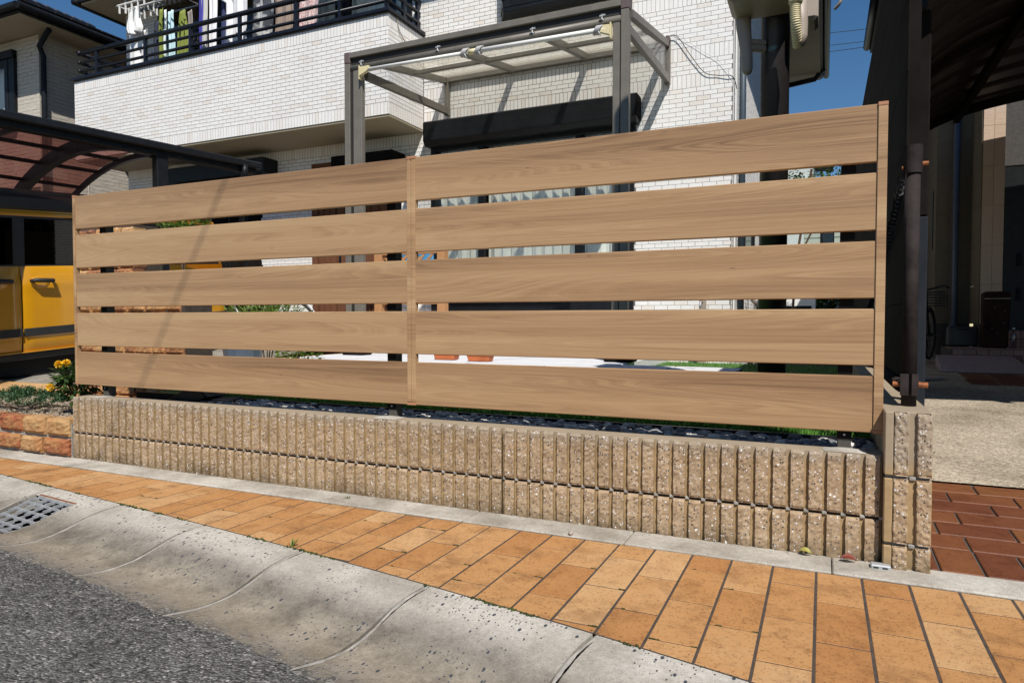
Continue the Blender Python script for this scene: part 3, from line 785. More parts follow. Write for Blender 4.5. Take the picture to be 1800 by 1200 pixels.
# ------------------------------------------------------------------ planter at the left with ranch bricks
pl = thing('brick_planter', 'low planter wall of rustic orange and brown stone bricks left of the block wall', 'planter wall', (-2.6, -.05, G))
B().box(-4.2, -.062, -.55, -1.966, .05, -.215).obj('mortar_core', MMO, pl)
def ranch(x0, x1, z0, z1, yf, seed):
    rs = random.Random(seed); b = B(); nu, nv = 10, 6
    def fn(u, v):
        e = min(u, 1 - u) * (x1 - x0); f = min(v, 1 - v) * (z1 - z0); d = min(e, f)
        bul = .016 * (1 - max(0, 1 - d / .018) ** 2)
        j = rs.uniform(-.0035, .0035)
        return (x0 + (x1 - x0) * u + rs.uniform(-.002, .002), yf + .014 - bul + j, z0 + (z1 - z0) * v + rs.uniform(-.002, .002))
    b.grid(fn, nu, nv); o = len(b.v); n = nu + 1
    ring = [i for i in range(n)] + [j * n + nu for j in range(1, nv + 1)] + [nv * n + i for i in range(nu - 1, -1, -1)] + [j * n for j in range(nv - 1, 0, -1)]
    dep = .105
    b.v += [(b.v[i][0], yf + dep, b.v[i][2] + rs.uniform(-.002, .002)) for i in ring]; m = len(ring)
    for k in range(m): b.face([ring[k], o + k, o + (k + 1) % m, ring[(k + 1) % m]])
    return b
xx = -1.972; k = 0
for (z1, z0, off, lw) in ((-.196, -.288, 0, .218), (-.302, -.392, .0, .235), (-.404, -.47, .03, .225)):
    xx = -1.972 + (0 if off == 0 else -.0)
    while xx > -4.1:
        w_ = lw * rnd(.86, 1.08)
        ranch(xx - w_ + .014, xx, z0 + rnd(-.004, .004), z1 + rnd(-.004, .004), -.086 + rnd(-.006, .006), k).obj('brick', MRSTONE, pl, fix=False, smooth=False); k += 1; xx -= w_
bb = B().box(-4.2, .04, -.5, -1.958, .62, -.205); o = bb.obj('planting_bed', MSOIL); kind(o, 'structure')
b = B(); stones(b, 5200, (-3.6, -1.96), (-.01, .56), -.196, (.004, .009), .7)
for v_i in range(0): pass
kind(b.obj('planter_gravel', MGRV), 'stuff', 'fine beige gravel covering the planter bed at the left')
def foliage(b, c, rad, n, ln, wd, up=.3, tint=(0, 1), inner=0):
    c = Vector(c)
    for k in range(n):
        d = Vector((random.gauss(0, 1), random.gauss(0, 1), random.gauss(0, 1))).normalized(); r = rnd(inner, 1) ** .5
        p = c + Vector((d.x * rad[0] * r, d.y * rad[1] * r, d.z * rad[2] * r))
        dd = (d + Vector((rnd(-.7, .7), rnd(-.7, .7), up + rnd(-.5, .5))))
        b.leaf(p, dd, (rnd(-.4, .4), rnd(-.4, .4), 1), ln * rnd(.6, 1.2), wd * rnd(.7, 1.2), t=min(1, max(0, rnd(*tint))))
    return b
jn = thing('juniper', 'low spreading dark green juniper on the gravel at the far left', 'shrub', (-2.75, .15, -.20))
b = B()
for k in range(80):
    a = rnd(0, 6.28); r = rnd(0, 1) ** .6; c = (-2.72 + .36 * r * math.cos(a), .12 + .17 * r * math.sin(a), -.150 + .060 * (1 - r) + rnd(-.01, .02))
    for q in range(46):
        d = Vector((random.gauss(0, 1), random.gauss(0, 1), abs(random.gauss(0, 1)) + .3)).normalized()
        b.leaf(Vector(c) + d * rnd(0, .034), d, (rnd(-1, 1), rnd(-1, 1), 1), rnd(.014, .028), .0065, t=min(1, max(0, .15 + d.z * .45 + rnd(-.2, .3))))
b.obj('foliage', MJUN, jn)
b = B()
for k in range(9): a = rnd(0, 6.28); b.tube([(-2.72, .12, -.20), (-2.72 + .2 * math.cos(a), .12 + .1 * math.sin(a), -.165)], .004, 5)
b.obj('stems', MSTEM, jn)
fs = thing('flowering_shrub', 'small leafy shrub with yellow double flowers beside the left end of the fence', 'flower', (-2.16, .12, -.2))
b = B()
tips = []
for k in range(9):
    a = rnd(0, 6.28); r = rnd(.05, .13); tx, ty, tz = -2.16 + r * math.cos(a), .12 + r * .8 * math.sin(a), rnd(.0, .13)
    b.tube([(-2.15, .12, -.205), (-2.16 + r * .5 * math.cos(a), .12 + r * .4 * math.sin(a), -.08), (tx, ty, tz)], [.005, .004, .002], 5); tips.append((tx, ty, tz))
b.obj('stems', MSTEM, fs)
b = B()
for tx, ty, tz in tips:
    foliage(b, (tx, ty, tz - .02), (.06, .06, .05), 70, .040, .023, .2, (0, .8))
foliage(b, (-2.15, .12, -.02), (.13, .10, .12), 420, .040, .023, .1, (0, .7))
b.obj('foliage', MLEAF, fs)
b = B(); foliage(b, (-2.10, .12, -.13), (.10, .08, .06), 160, .03, .008, .5, (0, .6)); b.obj('dead_foliage', simple('dry_leaf', (.16, .08, .05), .9, var=.4, scale=50), fs)
for (x, y, z) in ((-2.20, .02, .105), (-2.165, .04, .112), (-2.235, -.01, -.028)):
    b = B()
    for q in range(110):
        d = Vector((random.gauss(0, 1), random.gauss(0, 1), random.gauss(0, 1) + .5)).normalized()
        b.leaf(Vector((x, y, z)) + d * .008, d, (rnd(-1, 1), rnd(-1, 1), rnd(-1, 1)), .017, .012)
    b.obj('flower', MFLW, fs)

# ------------------------------------------------------------------ left forecourt
fc = struct('forecourt')
def fz(y): return -.235 + .075 * y
b = B(); b.grid(lambda u, v: (-16 + 12.6 * u, -1.1 + 6.1 * v, fz(-1.1 + 6.1 * v) - .012), 4, 8); b.obj('driveway', MDRIVE, fc)
def forecourt_tile(i, j):
    x0 = -3.40 - .0 - i * .2; y0 = .10 + j * .1
    return x0, y0
for j in range(8):
    for i in range(9):
        y0 = .02 + j * .125; x0 = -2.30 - i * .245 - (.12 if j % 2 else 0); x1 = x0 - .238; y1 = y0 + .119
        if y0 < .62 and x0 > -3.55: continue
        B().hexa([(x1, y0, fz(y0) - .03), (x0, y0, fz(y0) - .03), (x0, y1, fz(y1) - .03), (x1, y1, fz(y1) - .03), (x1, y0, fz(y0)), (x0, y0, fz(y0)), (x0, y1, fz(y1)), (x1, y1, fz(y1))]).obj('paving_tile', MTL, fc)
# split stone gate wall behind the left end of the fence
sw = thing('stone_gate_wall', 'rustic wall of brown and orange split stone seen through the left gaps of the fence', 'wall', (-2.5, .75, -.2))
B().box(-3.02, .70, -.3, -1.98, .92, .62).obj('core', MMD, sw)
B().box(-3.02, .70, .62, -2.46, .92, 1.02).obj('core', MMD, sw)
zz = -.24
while zz < 1.0:
    hh = rnd(.075, .12); xx = -3.03
    xe = -1.975 if zz < .56 else -2.45
    while xx < xe:
        w_ = min(rnd(.09, .22), xe - xx); 
        if w_ < .03: break
        ranch(xx, xx + w_ - .006, zz, zz + hh - .006, .675 + rnd(-.012, .012), int(zz * 900 + xx * 77)).obj('stone', MSTW, sw)
        xx += w_
    zz += hh
def plant(name, lab, c, rad, n, ln, wd, mat=MLEAF, tint=(0, 1), stem=True, ground=None):
    t = thing(name, lab, 'plant', (c[0], c[1], ground if ground is not None else c[2] - rad[2]))
    foliage(B(), c, rad, n, ln, wd, .3, tint).obj('foliage', mat, t)
    if stem:
        b = B(); g0 = ground if ground is not None else c[2] - rad[2]
        for k in range(4): b.tube([(c[0] + rnd(-.03, .03), c[1], g0), (c[0] + rnd(-.1, .1) * rad[0] * 4, c[1], c[2])], .006, 5)
        b.obj('stems', MSTEM, t)
    return t
plant('potted_plant', 'bright green leafy plant peeping over the stone gate wall in the top left gap', (-2.28, .95, 1.0), (.22, .12, .09), 500, .05, .022, MLEAFY, (.1, .9), ground=.55)
plant('leafy_shrub', 'yellow green shrub with narrow leaves seen in the third gap of the left panel', (-2.45, 1.9, .40), (.42, .22, .13), 900, .075, .016, MLEAFY, (.2, 1), ground=-.1)
plant('small_plant', 'small fresh green plant by the ground in the lowest gap of the left panel', (-1.75, 1.5, .12), (.20, .14, .10), 320, .06, .026, MLEAFY, (.1, .7), ground=-.085)
t = thing('plant_pot', 'blue glazed flower pot standing on the ground behind the stone gate wall', 'pot', (-2.25, 1.45, -.085))
b = B(); b.tube([(-2.25, 1.45, -.085), (-2.25, 1.45, .08), (-2.25, 1.45, .16), (-2.25, 1.45, .165)], [.09, .14, .15, .16], 14); b.obj('pot', simple('blue_glaze', (.10, .13, .18), .3), t, smooth=False)
B().tube([(-2.25, 1.45, .162), (-2.25, 1.45, .170)], .135, 14).obj('soil', MSOIL, t)
def bicycle(name, lab, loc, rot, frame_mat, MGALV=MGALV):
    t = thing(name, lab, 'bicycle', loc, rot=rot)
    for wx in (-.52, .52):
        b = B(); n = 28
        b.tube([(wx + .31 * math.cos(2 * math.pi * i / n), 0, .33 + .31 * math.sin(2 * math.pi * i / n)) for i in range(n + 1)], .018, 8); w_ = b.obj('wheel', MTYR, t, smooth=True)
        b = B()
        for i in range(14): a = 2 * math.pi * i / 14; b.tube([(wx, .012 * (-1) ** i, .33), (wx + .29 * math.cos(a), 0, .33 + .29 * math.sin(a))], .0022, 4)
        b.tube([(wx, -.05, .33), (wx, .05, .33)], .02, 8); b.obj('spokes', MGALV, w_)
        b = B(); b.tube([(wx + .345 * math.cos(a), 0, .33 + .345 * math.sin(a)) for a in [math.radians(20 + 8 * i) for i in range(18)]], .012, 6); b.obj('mudguard', MGALV, t)
    b = B()
    for p, q in (((-.52, 0, .33), (-.08, 0, .28)), ((-.08, 0, .28), (-.22, 0, .72)), ((-.52, 0, .33), (-.20, 0, .66)), ((-.08, 0, .28), (.36, 0, .66)), ((-.18, 0, .50), (.34, 0, .72)), ((.52, 0, .33), (.36, 0, .66)), ((.36, 0, .66), (.31, 0, .88))): b.tube([p, q], .014, 8)
    b.obj('frame', frame_mat, t, smooth=True)
    B().tube([(.22, -.26, .92), (.31, -.2, .95), (.33, 0, .90), (.31, .2, .95), (.22, .26, .92)], .012, 8).obj('handlebar', MGALV, t, smooth=True)
    b = B(); b.prism([(-.36, -.07), (-.30, -.08), (-.10, -.02), (-.10, .02), (-.30, .08), (-.36, .07)], 'z', .74, .79); b.obj('saddle', MBUM, t, bevel=.012)
    B().tube([(-.22, 0, .70), (-.22, 0, .75)], .013, 8).obj('seat_post', MGALV, t)
    b = B()
    for i in range(6): z = .70 + .036 * i; b.tube([(.42, -.14, z), (.70, -.16, z), (.70, .16, z), (.42, .14, z), (.42, -.14, z)], .004, 5)
    for (x, y) in ((.42, -.14), (.70, -.16), (.70, .16), (.42, .14), (.56, -.15), (.56, .15)): b.tube([(x, y, .70), (x, y, .88)], .004, 5)
    b.obj('basket', MGALV, t)
    b = B(); b.tube([(-.08, -.09, .28), (-.08, .09, .28)], .02, 8); b.tube([(-.08, -.09, .28), (.02, -.09, .16)], .009, 6); b.tube([(-.08, .09, .28), (-.18, .09, .40)], .009, 6); b.obj('crank', MGALV, t)
    return t
bicycle('bicycle', 'grey city bicycle parked on the porch seen in the third gap of the left panel', (-4.75, 4.05, -.035), .25, MGALV)

# ------------------------------------------------------------------ yellow van under the left carport
van = thing('parked_van', 'yellow van with black side stripe parked under the left carport', 'van', (-5.45, 1.5, fz(1.5)))
TILT = .085
def vz(y, z): return z * 1.02 + TILT * (y - .9) - .225      # z is height above its own ground at the sill line
xs = -4.60
def side(name, poly, mat, parent, x0=xs, th=.03, bevel=0, bulge=0):
    b = B(); b.prism([(y, vz(y, z)) for y, z in poly], 'x', x0 - th, x0); return b.obj(name, mat, parent, fix=True, bevel=bevel)
GY = 1.215
# body shell (core behind the doors), lofted box with rounded nose
b = B(); PY = [(-.62, .30), (-.66, .55), (-.60, .78), (-.30, .90), (.02, 1.02), (.42, 1.50), (.75, 1.62), (3.30, 1.60), (3.48, 1.35), (3.52, .60), (3.48, .28)]
b.prism([(y, vz(y, z)) for y, z in PY], 'x', xs - 1.68, xs - .055); body = b.obj('body', MYEL, van, fix=True, bevel=.05)
# side skin: curved panels
def panel(name, y0, y1, z0, z1, mat, parent, nu=10, nv=12, crease=True):
    b = B()
    def fn(u, v):
        y = y0 + (y1 - y0) * u; z = z0 + (z1 - z0) * v
        x = xs - .045 * max(0, (z - .62) / .42) ** 2 - .035 * max(0, (.42 - z) / .25) ** 1.5
        if crease: x += .012 * math.exp(-((z - .86) / .05) ** 2)
        e = min((y - y0), (y1 - y), (z - z0) * 3, (z1 - z) * 3); x -= .014 * max(0, 1 - e / .012) ** 2
        return (x, y, vz(y, z))
    b.grid(fn, nu, nv); return b.obj(name, mat, parent, smooth=True)
for nm, y0, y1 in (('front_wing', -.58, .18), ('front_door', .19, GY - .006), ('sliding_door', GY + .006, 2.35), ('rear_quarter', 2.36, 3.46)):
    p = panel(nm, y0, y1, .27, 1.02, MYEL, van, 24, 16)
    side('stripe', [(y0 + .004, .405), (y1 - .004, .405), (y1 - .004, .475), (y0 + .004, .475)], MBUM, p, xs + .012, .03, .004)
    if 'door' in nm:
        hy = (GY - .19) if nm == 'front_door' else (GY + .16)
        b = B(); b.tube([(xs + .008, hy - .10, vz(hy - .1, .885)), (xs + .045, hy - .075, vz(hy, .885)), (xs + .048, hy + .075, vz(hy, .890)), (xs + .008, hy + .10, vz(hy + .1, .888))], [.015, .020, .020, .015], 8); b.obj('handle', MBUM, p, smooth=True)
        b = B(); b.ball((xs - .006, hy - .01, vz(hy, .87)), (.014, .085, .055), 14, 8); b.obj('handle_cup', MYEL, p, smooth=True)
side('sill', [(-.2, .20), (3.0, .20), (3.0, .262), (-.2, .262)], MBUM, van, xs - .03, .06, .01)
side('sill_trim', [(.05, .264), (2.7, .264), (2.7, .272), (.05, .272)], MYEL, van, xs - .005, .05)
side('side_glass', [(.28, 1.03), (GY - .05, 1.03), (GY - .05, 1.43), (.62, 1.43)], MCARG, van, xs - .05, .012)
side('side_glass', [(GY + .05, 1.03), (2.30, 1.03), (2.30, 1.43), (GY + .05, 1.43)], MCARG, van, xs - .05, .012)
side('side_glass', [(2.42, 1.03), (3.30, 1.06), (3.22, 1.43), (2.42, 1.43)], MCARG, van, xs - .05, .012)
side('window_frame', [(.05, 1.015), (3.42, 1.015), (3.30, 1.452), (.42, 1.452)], MBUM, van, xs - .0525, .03)
side('roof_edge', [(.42, 1.452), (3.36, 1.452), (3.34, 1.492), (.50, 1.492)], MYEL, van, xs - .04, .10, .012)
b = B(); b.bar((xs - .12, .55, vz(.55, 1.66)), (xs - .12, 3.3, vz(3.3, 1.66)), .05, .06); b.obj('roof_rail', MBUM, van, bevel=.01)
side('roof_panel', [(.45, 1.494), (3.36, 1.494), (3.2, 1.64), (.7, 1.64)], MBUM, van, xs - .035, 1.5, .03)
for y in (.0, 2.95):
    b = B(); b.tube([(xs - .22, y, vz(y, .31)), (xs - .01, y, vz(y, .31))], .31, 26); w_ = b.obj('wheel', MTYR, van)
    b = B(); b.tube([(xs - .05, y, vz(y, .31)), (xs - .003, y, vz(y, .31))], .20, 20); b.obj('rim', MRIM, w_)
b = B(); b.box(xs - 1.5, -.55, vz(0, .16), xs - .1, 3.3, vz(0, .30) + .1); b.obj('underbody', MDARK, van)
for x in (xs - .12, xs - 1.55): B().ball((x, -.60, vz(-.6, .68)), (.12, .05, .09), 12, 8).obj('headlight', MWHT, van, smooth=True)
b = B(); b.box(xs - 1.6, -.70, vz(-.7, .24), xs - .06, -.60, vz(-.7, .46)); b.obj('bumper', MBUM, van, bevel=.03)
b = B(); b.hexa([(xs - 1.55, .06, vz(.06, 1.05)), (xs - .13, .06, vz(.06, 1.05)), (xs - .15, .40, vz(.4, 1.46)), (xs - 1.53, .40, vz(.4, 1.46)), (xs - 1.55, .03, vz(.03, 1.06)), (xs - .13, .03, vz(.03, 1.06)), (xs - .15, .37, vz(.37, 1.48)), (xs - 1.53, .37, vz(.37, 1.48))]); b.obj('windscreen', MCARG, van)

# ------------------------------------------------------------------ left carport
cp = thing('carport', 'black arched carport with smoke brown roof panels over the yellow van', 'carport', (-4.12, 2.0, -.1))
cp.rotation_euler = (0, 0, math.radians(-12.6))
def cz(y, z): return z + .09
XL, XR = -8.10, -4.12
def arch(x): u = (x - XL) / (XR - XL); return 1.83 + .08 * u + .40 * (1 - (2 * u - 1) ** 2) * (1 - .18 * u)
Y0, Y1 = -1.6, 2.80
b = B(); b.bar((XR, Y0, cz(Y0, 1.925)), (XR, 3.22, cz(3.22, 1.925)), .10, .13); b.obj('side_beam', MBLK, cp, bevel=.012)
b = B(); b.bar((XR + .075, Y0, cz(Y0, 1.95)), (XR + .075, 3.25, cz(3.25, 1.95)), .07, .07); b.obj('gutter', MBLK, cp, bevel=.012)
b = B(); b.bar((XL, Y0, cz(Y0, 1.83)), (XL, Y1, cz(Y1, 1.83)), .10, .13); b.obj('side_beam', MBLK, cp, bevel=.012)
NB = 14
for y, w_, h_ in ((-1.58, .05, .05), (.75, .08, .14), (1.45, .035, .04), (2.18, .085, .15), (Y1 - .02, .045, .06)):
    b = B(); xs_ = [XL + (XR - XL) * i / NB for i in range(NB + 1)]
    for a, c in zip(xs_, xs_[1:]): b.bar((a, y, cz(y, arch(a))), (c + .002, y, cz(y, arch(c))), w_, h_)
    b.obj('rafter', MBLK, cp)
for u in (.13, .27, .42, .57, .72, .86):
    x = XL + (XR - XL) * u
    B().bar((x, Y0, cz(Y0, arch(x) + .045)), (x, Y1, cz(Y1, arch(x) + .045)), .045, .04).obj('purlin', MBLK, cp)
U_ = [0, .13, .27, .42, .57, .72, .86, 1]
for ua, ub in zip(U_, U_[1:]):
    b = B(); b.grid(lambda u, v: (XL + (XR - XL) * (ua + (ub - ua) * u), Y0 + (Y1 - Y0) * v, cz(Y0 + (Y1 - Y0) * v, arch(XL + (XR - XL) * (ua + (ub - ua) * u)) + .072)), 4, 2); b.obj('roof_panel', MSMOKE, cp, smooth=True)
for x, z, y in ((XL, 1.83, .62), (XL, 1.83, 2.2), (XR, 1.90, .75), (XR, 1.90, 2.2)):
    B().box(x - .055, y - .055, fz(y) - .05, x + .055, y + .055, cz(y, z)).obj('post', MBLK, cp, bevel=.008)
b = B(); b.tube([(XR + .09, 3.05, cz(3.05, 1.93)), (XR + .09, 3.05, 1.92), (XR + .02, 3.05, 1.85), (XR + .02, 3.05, -.03)], .032, 10); b.obj('downspout', MBLK, cp, smooth=True)

# ================================================================== THE TILED HOUSE
house = thing('tiled_house', 'two storey house faced in cream brick tiles with a long tiled balcony', 'house', (-3.7, 5.0, 0))
HY = 5.0
BRL, BRH, BPX, BPZ = .1400, .0447, .1440, .0482
OPEN = [(-2.69, .485, -.09, 2.56), (-4.59, .06, -3.25, 2.50), (-7.3, -.1, -5.55, 2.42), (-4.72, 3.80, -2.98, 5.4), (-7.6, 3.80, -5.0, 5.4), (-1.70, 3.95, -.22, 5.1)]
def wall_pieces(b, x0, x1, z0, z1, y0, y1, op):
    X = sorted({x0, x1, *[o[0] for o in op if x0 < o[0] < x1], *[o[2] for o in op if x0 < o[2] < x1]})
    Z = sorted({z0, z1, *[o[1] for o in op if z0 < o[1] < z1], *[o[3] for o in op if z0 < o[3] < z1]})
    for xa, xb in zip(X, X[1:]):
        run = None
        for za, zb in zip(Z, Z[1:]):
            mx_, mz = (xa + xb) / 2, (za + zb) / 2
            solid = not any(o[0] < mx_ < o[2] and o[1] < mz < o[3] for o in op)
            if solid: run = [za, zb] if run is None else [run[0], zb]
            if (not solid or zb == Z[-1]) and run: b.box(xa, y0, run[0], xb, y1, run[1]); run = None
b = B(); wall_pieces(b, -8.35, .945, -.25, 5.35, HY + .0015, HY + .16, OPEN)
b.box(.80, HY + .161, -.25, .9485, 12.0, 5.35); b.box(-8.35, HY + .161, -.25, -8.2, 12.0, 5.35)
wall = b.obj('wall', MWALL, house)
B().box(-8.15, 5.9, -.2, .78, 5.95, 5.3).obj('inner_wall', MROOM, house)
B().box(-8.15, 5.17, 2.60, .78, 5.89, 2.75).obj('inner_floor', MROOM, house)
# balcony body
BX0, BX1, BY, BZ0, BZ1 = -8.47, -2.81, 4.23, 2.77, 3.945
b = B(); b.box(BX0, BY + .0015, BZ0, BX1 - .0015, BY + .14, BZ1); b.box(BX1 - .14, BY + .141, BZ0, BX1 - .0015, HY - .002, BZ1); b.box(BX0, BY + .141, BZ0, BX0 + .14, HY - .002, BZ1)
balc = b.obj('balcony', MWALL, house)
B().box(BX0 + .002, BY + .01, BZ0 - .022, BX1 - .004, HY + .004, BZ0 - .001).obj('soffit', MSOF, balc)
B().box(BX0 + .141, BY + .141, 3.70, BX1 - .141, HY, 3.74).obj('balcony_floor', MWALL, balc)
b = B(); b.box(BX0 - .03, BY - .035, BZ1 + .001, BX1 + .035, BY + .165, BZ1 + .045); b.box(BX1 - .165, BY + .166, BZ1 + .001, BX1 + .035, HY - .005, BZ1 + .045); b.box(BX0 - .03, BY + .166, BZ1 + .001, BX0 + .165, HY - .005, BZ1 + .045)
b.obj('coping', MBLKR, balc, bevel=.006)
# brick tiles: collected as (x, y, z, facing, upright)
TILES = []
def course(x0, x1, z, face, plane, parent, op=(), upright=False, phase=0):
    px = BPZ if upright else BPX; l = BRH if upright else BRL; h = BRL if upright else BRH
    x = x0 + .002 - (phase if not upright else 0)
    while x < x1 - .006:
        a, c = max(x, x0 + .001), min(x + l, x1 - .001)
        if c - a > .012:
            if not any(o[0] < c and o[2] > a and o[1] < z + h - .01 and o[3] > z + .01 for o in op):
                TILES.append((a, z, c - a, h, face, plane, parent))
            else:
                for (p, q) in _cut(a, c, z, h, op):
                    if q - p > .012: TILES.append((p, z, q - p, h, face, plane, parent))
        x += px
def _cut(a, c, z, h, op):
    seg = [(a, c)]
    for o in op:
        if o[1] < z + h - .01 and o[3] > z + .01:
            n = []
            for p, q in seg:
                if o[0] >= q or o[2] <= p: n.append((p, q)); continue
                if o[0] > p: n.append((p, o[0] - .002))
                if o[2] < q: n.append((o[2] + .002, q))
            seg = n
    return seg
def field(x0, x1, z0, z1, face, plane, parent, op=(), bands=(), off=0):
    z = z0; k = off
    while z < z1 - .02:
        bnd = [q for q in bands if abs(z - q) < BPZ * .51]
        if bnd: course(x0, x1, z, face, plane, parent, op, True); z += .144; continue
        if z + BRH > z1 + .01: break
        course(x0, x1, z, face, plane, parent, op, False, BPX / 2 * (k % 2)); k += 1; z += BPZ
BLK_BAL = [(BX0, BZ0 - .03, BX1, BZ1 + .04)]
OPB = OPEN + BLK_BAL + [(-2.72, 2.55, -.02, 2.80)]
z_run = .485 - BPZ * 15
field(BX1 - .0, .943, z_run, 5.33, 'F', HY, wall, OPB, bands=(2.856, 3.145, 3.70))
field(-8.35, BX1 - .0, z_run, 5.33, 'F', HY, wall, OPB, bands=(2.60,))
field(BX0, BX1, BZ0 + .004, BZ1, 'F', BY, balc, (), bands=(BZ0 + .004, BZ0 + .148 + BPZ * 18))
field(BY + .004, HY - .012, BZ0 + .004, BZ1, 'R', BX1, balc, (), bands=(BZ0 + .004, BZ0 + .148 + BPZ * 18))
field(HY + .004, HY + .11, z_run, 5.33, 'R', .950, wall)
field(HY + .30, 8.5, z_run, 5.33, 'R', .950, wall)
def slat_hidden(P):
    d = Vector(P) - CAM
    if d.y <= 0: return False
    k = -CAM.y / d.y
    if not 0 < k < 1: return False
    q = CAM + d * k
    if not (-2 < q.x < 2.01 and 0 < q.z < 1.057): return False
    return (q.z % (SH + SG)) < SH + .004
def info(t):
    a, z, l, h, f, pl_, par = t
    c = Vector((a + l / 2, pl_, z + h / 2)) if f == 'F' else Vector((pl_, a + l / 2, z + h / 2))
    d = c - CAM; dep = d.dot(F); u = d.dot(R2) / dep; v = d.dot(U2) / dep
    vis = dep > 0 and abs(u) < .75 and abs(v) < .50 and not slat_hidden(c)
    if f == 'F' and pl_ == HY and c.x < BX1 and z > 2.6: vis = False
    cosn = abs(d.normalized().y if f == 'F' else d.normalized().x)
    return (l * h * cosn / dep ** 2) if vis else 0
order = sorted(range(len(TILES)), key=lambda i: -info(TILES[i]))
MB_ = {}
def brick_mesh(l, h, f):
    key = (round(l, 3), round(h, 3), f)
    if key not in MB_:
        b = B(); e = .0012; dp = .003
        def q(x, y, z): return (x, y, z) if f == 'F' else (-y, x, z)
        b.v = [q(0, dp, 0), q(l, dp, 0), q(l, dp, h), q(0, dp, h), q(e, 0, e), q(l - e, 0, e), q(l - e, 0, h - e), q(e, 0, h - e), q(0, .0011, 0), q(l, .0011, 0), q(l, .0011, h), q(0, .0011, h)]
        for fc_ in ((4, 5, 6, 7), (8, 9, 5, 4), (9, 10, 6, 5), (10, 11, 7, 6), (11, 8, 4, 7), (0, 1, 9, 8), (1, 2, 10, 9), (2, 3, 11, 10), (3, 0, 8, 11)): b.face(list(fc_))
        MB_[key] = b.mesh('brick', MBO)
    return MB_[key]
single = set(order[:300])
fields = {}
for i, t in enumerate(TILES):
    a, z, l, h, f, pl_, par = t
    jx, jy = rnd(-.0008, .0008), rnd(-.0006, .0004)
    loc = (a, pl_ + jy, z) if f == 'F' else (pl_ - jy, a, z)
    if i in single: put('brick', brick_mesh(l, h, f), par, loc)
    else:
        b = fields.setdefault(par.name, (par, B()))[1]; o = len(b.v); dp = .003; e = .0012
        def q(x, y, zz): return (loc[0] + x, loc[1] + y, z + zz) if f == 'F' else (loc[0] - y, loc[1] + x, z + zz)
        b.v += [q(0, dp, 0), q(l, dp, 0), q(l, dp, h), q(0, dp, h), q(e, 0, e), q(l - e, 0, e), q(l - e, 0, h - e), q(e, 0, h - e)]
        tt = rnd(0, 1)
        for fc_ in ((4, 5, 6, 7), (0, 1, 5, 4), (1, 2, 6, 5), (2, 3, 7, 6), (3, 0, 4, 7)): b.face([o + n for n in fc_], 0, tt)
for nm, (par, b) in fields.items(): kind(b.obj('brick_field', MBS, par), 'stuff')
# balcony railing
rl = B().tube([(BX0 + .02, BY + .055, 4.368), (BX1 + .01, BY + .055, 4.368)], .032, 12).obj('balcony_railing', MBLKR, house, smooth=True)
B().tube([(BX1 - .05, BY + .02, 4.368), (BX1 - .05, HY - .02, 4.368)], .032, 12).obj('top_rail', MBLKR, rl, smooth=True)
B().tube([(BX0 + .06, BY + .02, 4.368), (BX0 + .06, HY - .02, 4.368)], .032, 12).obj('top_rail', MBLKR, rl, smooth=True)
for z in (4.105, 4.232):
    B().tube([(BX0 + .03, BY + .055, z), (BX1 + .0, BY + .055, z)], .021, 10).obj('rail', MBLKR, rl, smooth=True)
    B().tube([(BX1 - .05, BY + .03, z), (BX1 - .05, HY - .02, z)], .024, 10).obj('rail', MBLKR, rl, smooth=True)
    B().tube([(BX0 + .06, BY + .03, z), (BX0 + .06, HY - .02, z)], .024, 10).obj('rail', MBLKR, rl, smooth=True)
for x in (-8.02, -6.98, -6.08, -5.18, -4.22, -3.55, -2.87): B().box(x - .02, BY + .035, 3.99, x + .02, BY + .075, 4.36).obj('rail_post', MBLKR, rl)
for y in (4.62, 4.93): B().box(BX1 - .07, y - .02, 3.99, BX1 - .03, y + .02, 4.36).obj('rail_post', MBLKR, rl)
for y in (4.6, 4.9): B().box(BX0 + .04, y - .02, 3.99, BX0 + .08, y + .02, 4.36).obj('rail_post', MBLKR, rl)
def curtain(x0, x1, z0, z1, y, amp, n, mat, parent, name='curtain'):
    b = B(); ph = rnd(0, 6)
    b.grid(lambda u, v: (x0 + (x1 - x0) * u, y + amp * math.sin(u * n * 6.28 + ph + .5 * math.sin(u * 9)) + amp * .4 * math.sin(u * n * 15), z0 + (z1 - z0) * v), max(24, n * 12), 3)
    return b.obj(name, mat, parent, smooth=True)
def window(x0, x1, z0, z1, y, mull, fw, parent, name='window', curt=None, mat=MBLK):
    b = B()
    b.box(x0, y, z0, x0 + fw, y + .09, z1); b.box(x1 - fw, y, z0, x1, y + .09, z1); b.box(x0 + fw, y, z0, x1 - fw, y + .09, z0 + fw * 1.3); b.box(x0 + fw, y, z1 - fw, x1 - fw, y + .09, z1)
    f_ = b.obj(name, mat, parent, bevel=.004)
    for m_ in mull: B().box(m_ - fw * .55, y + .008, z0 + fw * 1.3, m_ + fw * .55, y + .075, z1 - fw).obj('mullion', mat, f_, bevel=.003)
    xs2 = [x0 + fw] + list(mull) + [x1 - fw]
    for a, c in zip(xs2, xs2[1:]): B().box(a + .001, y + .040, z0 + fw * 1.3 + .001, c - .001, y + .046, z1 - fw - .001).obj('pane', MGLS, f_)
    if curt:
        for (a, c) in curt: curtain(a, c, z0 + .03, z1 - .05, y + .15, .022, max(2, int((c - a) / .13)), MCUR, f_)
    return f_
window(-2.69, -.09, .485, 2.555, 4.965, (-1.985, -.735), .075, house, 'patio_window', [(-2.62, -2.0), (-1.95, -.76), (-.70, -.16)])
window(-4.72, -2.98, 3.80, 5.38, 4.975, (-4.02, -3.35), .07, house, 'balcony_window', [(-4.66, -4.3), (-4.02, -3.4), (-3.3, -3.02)])
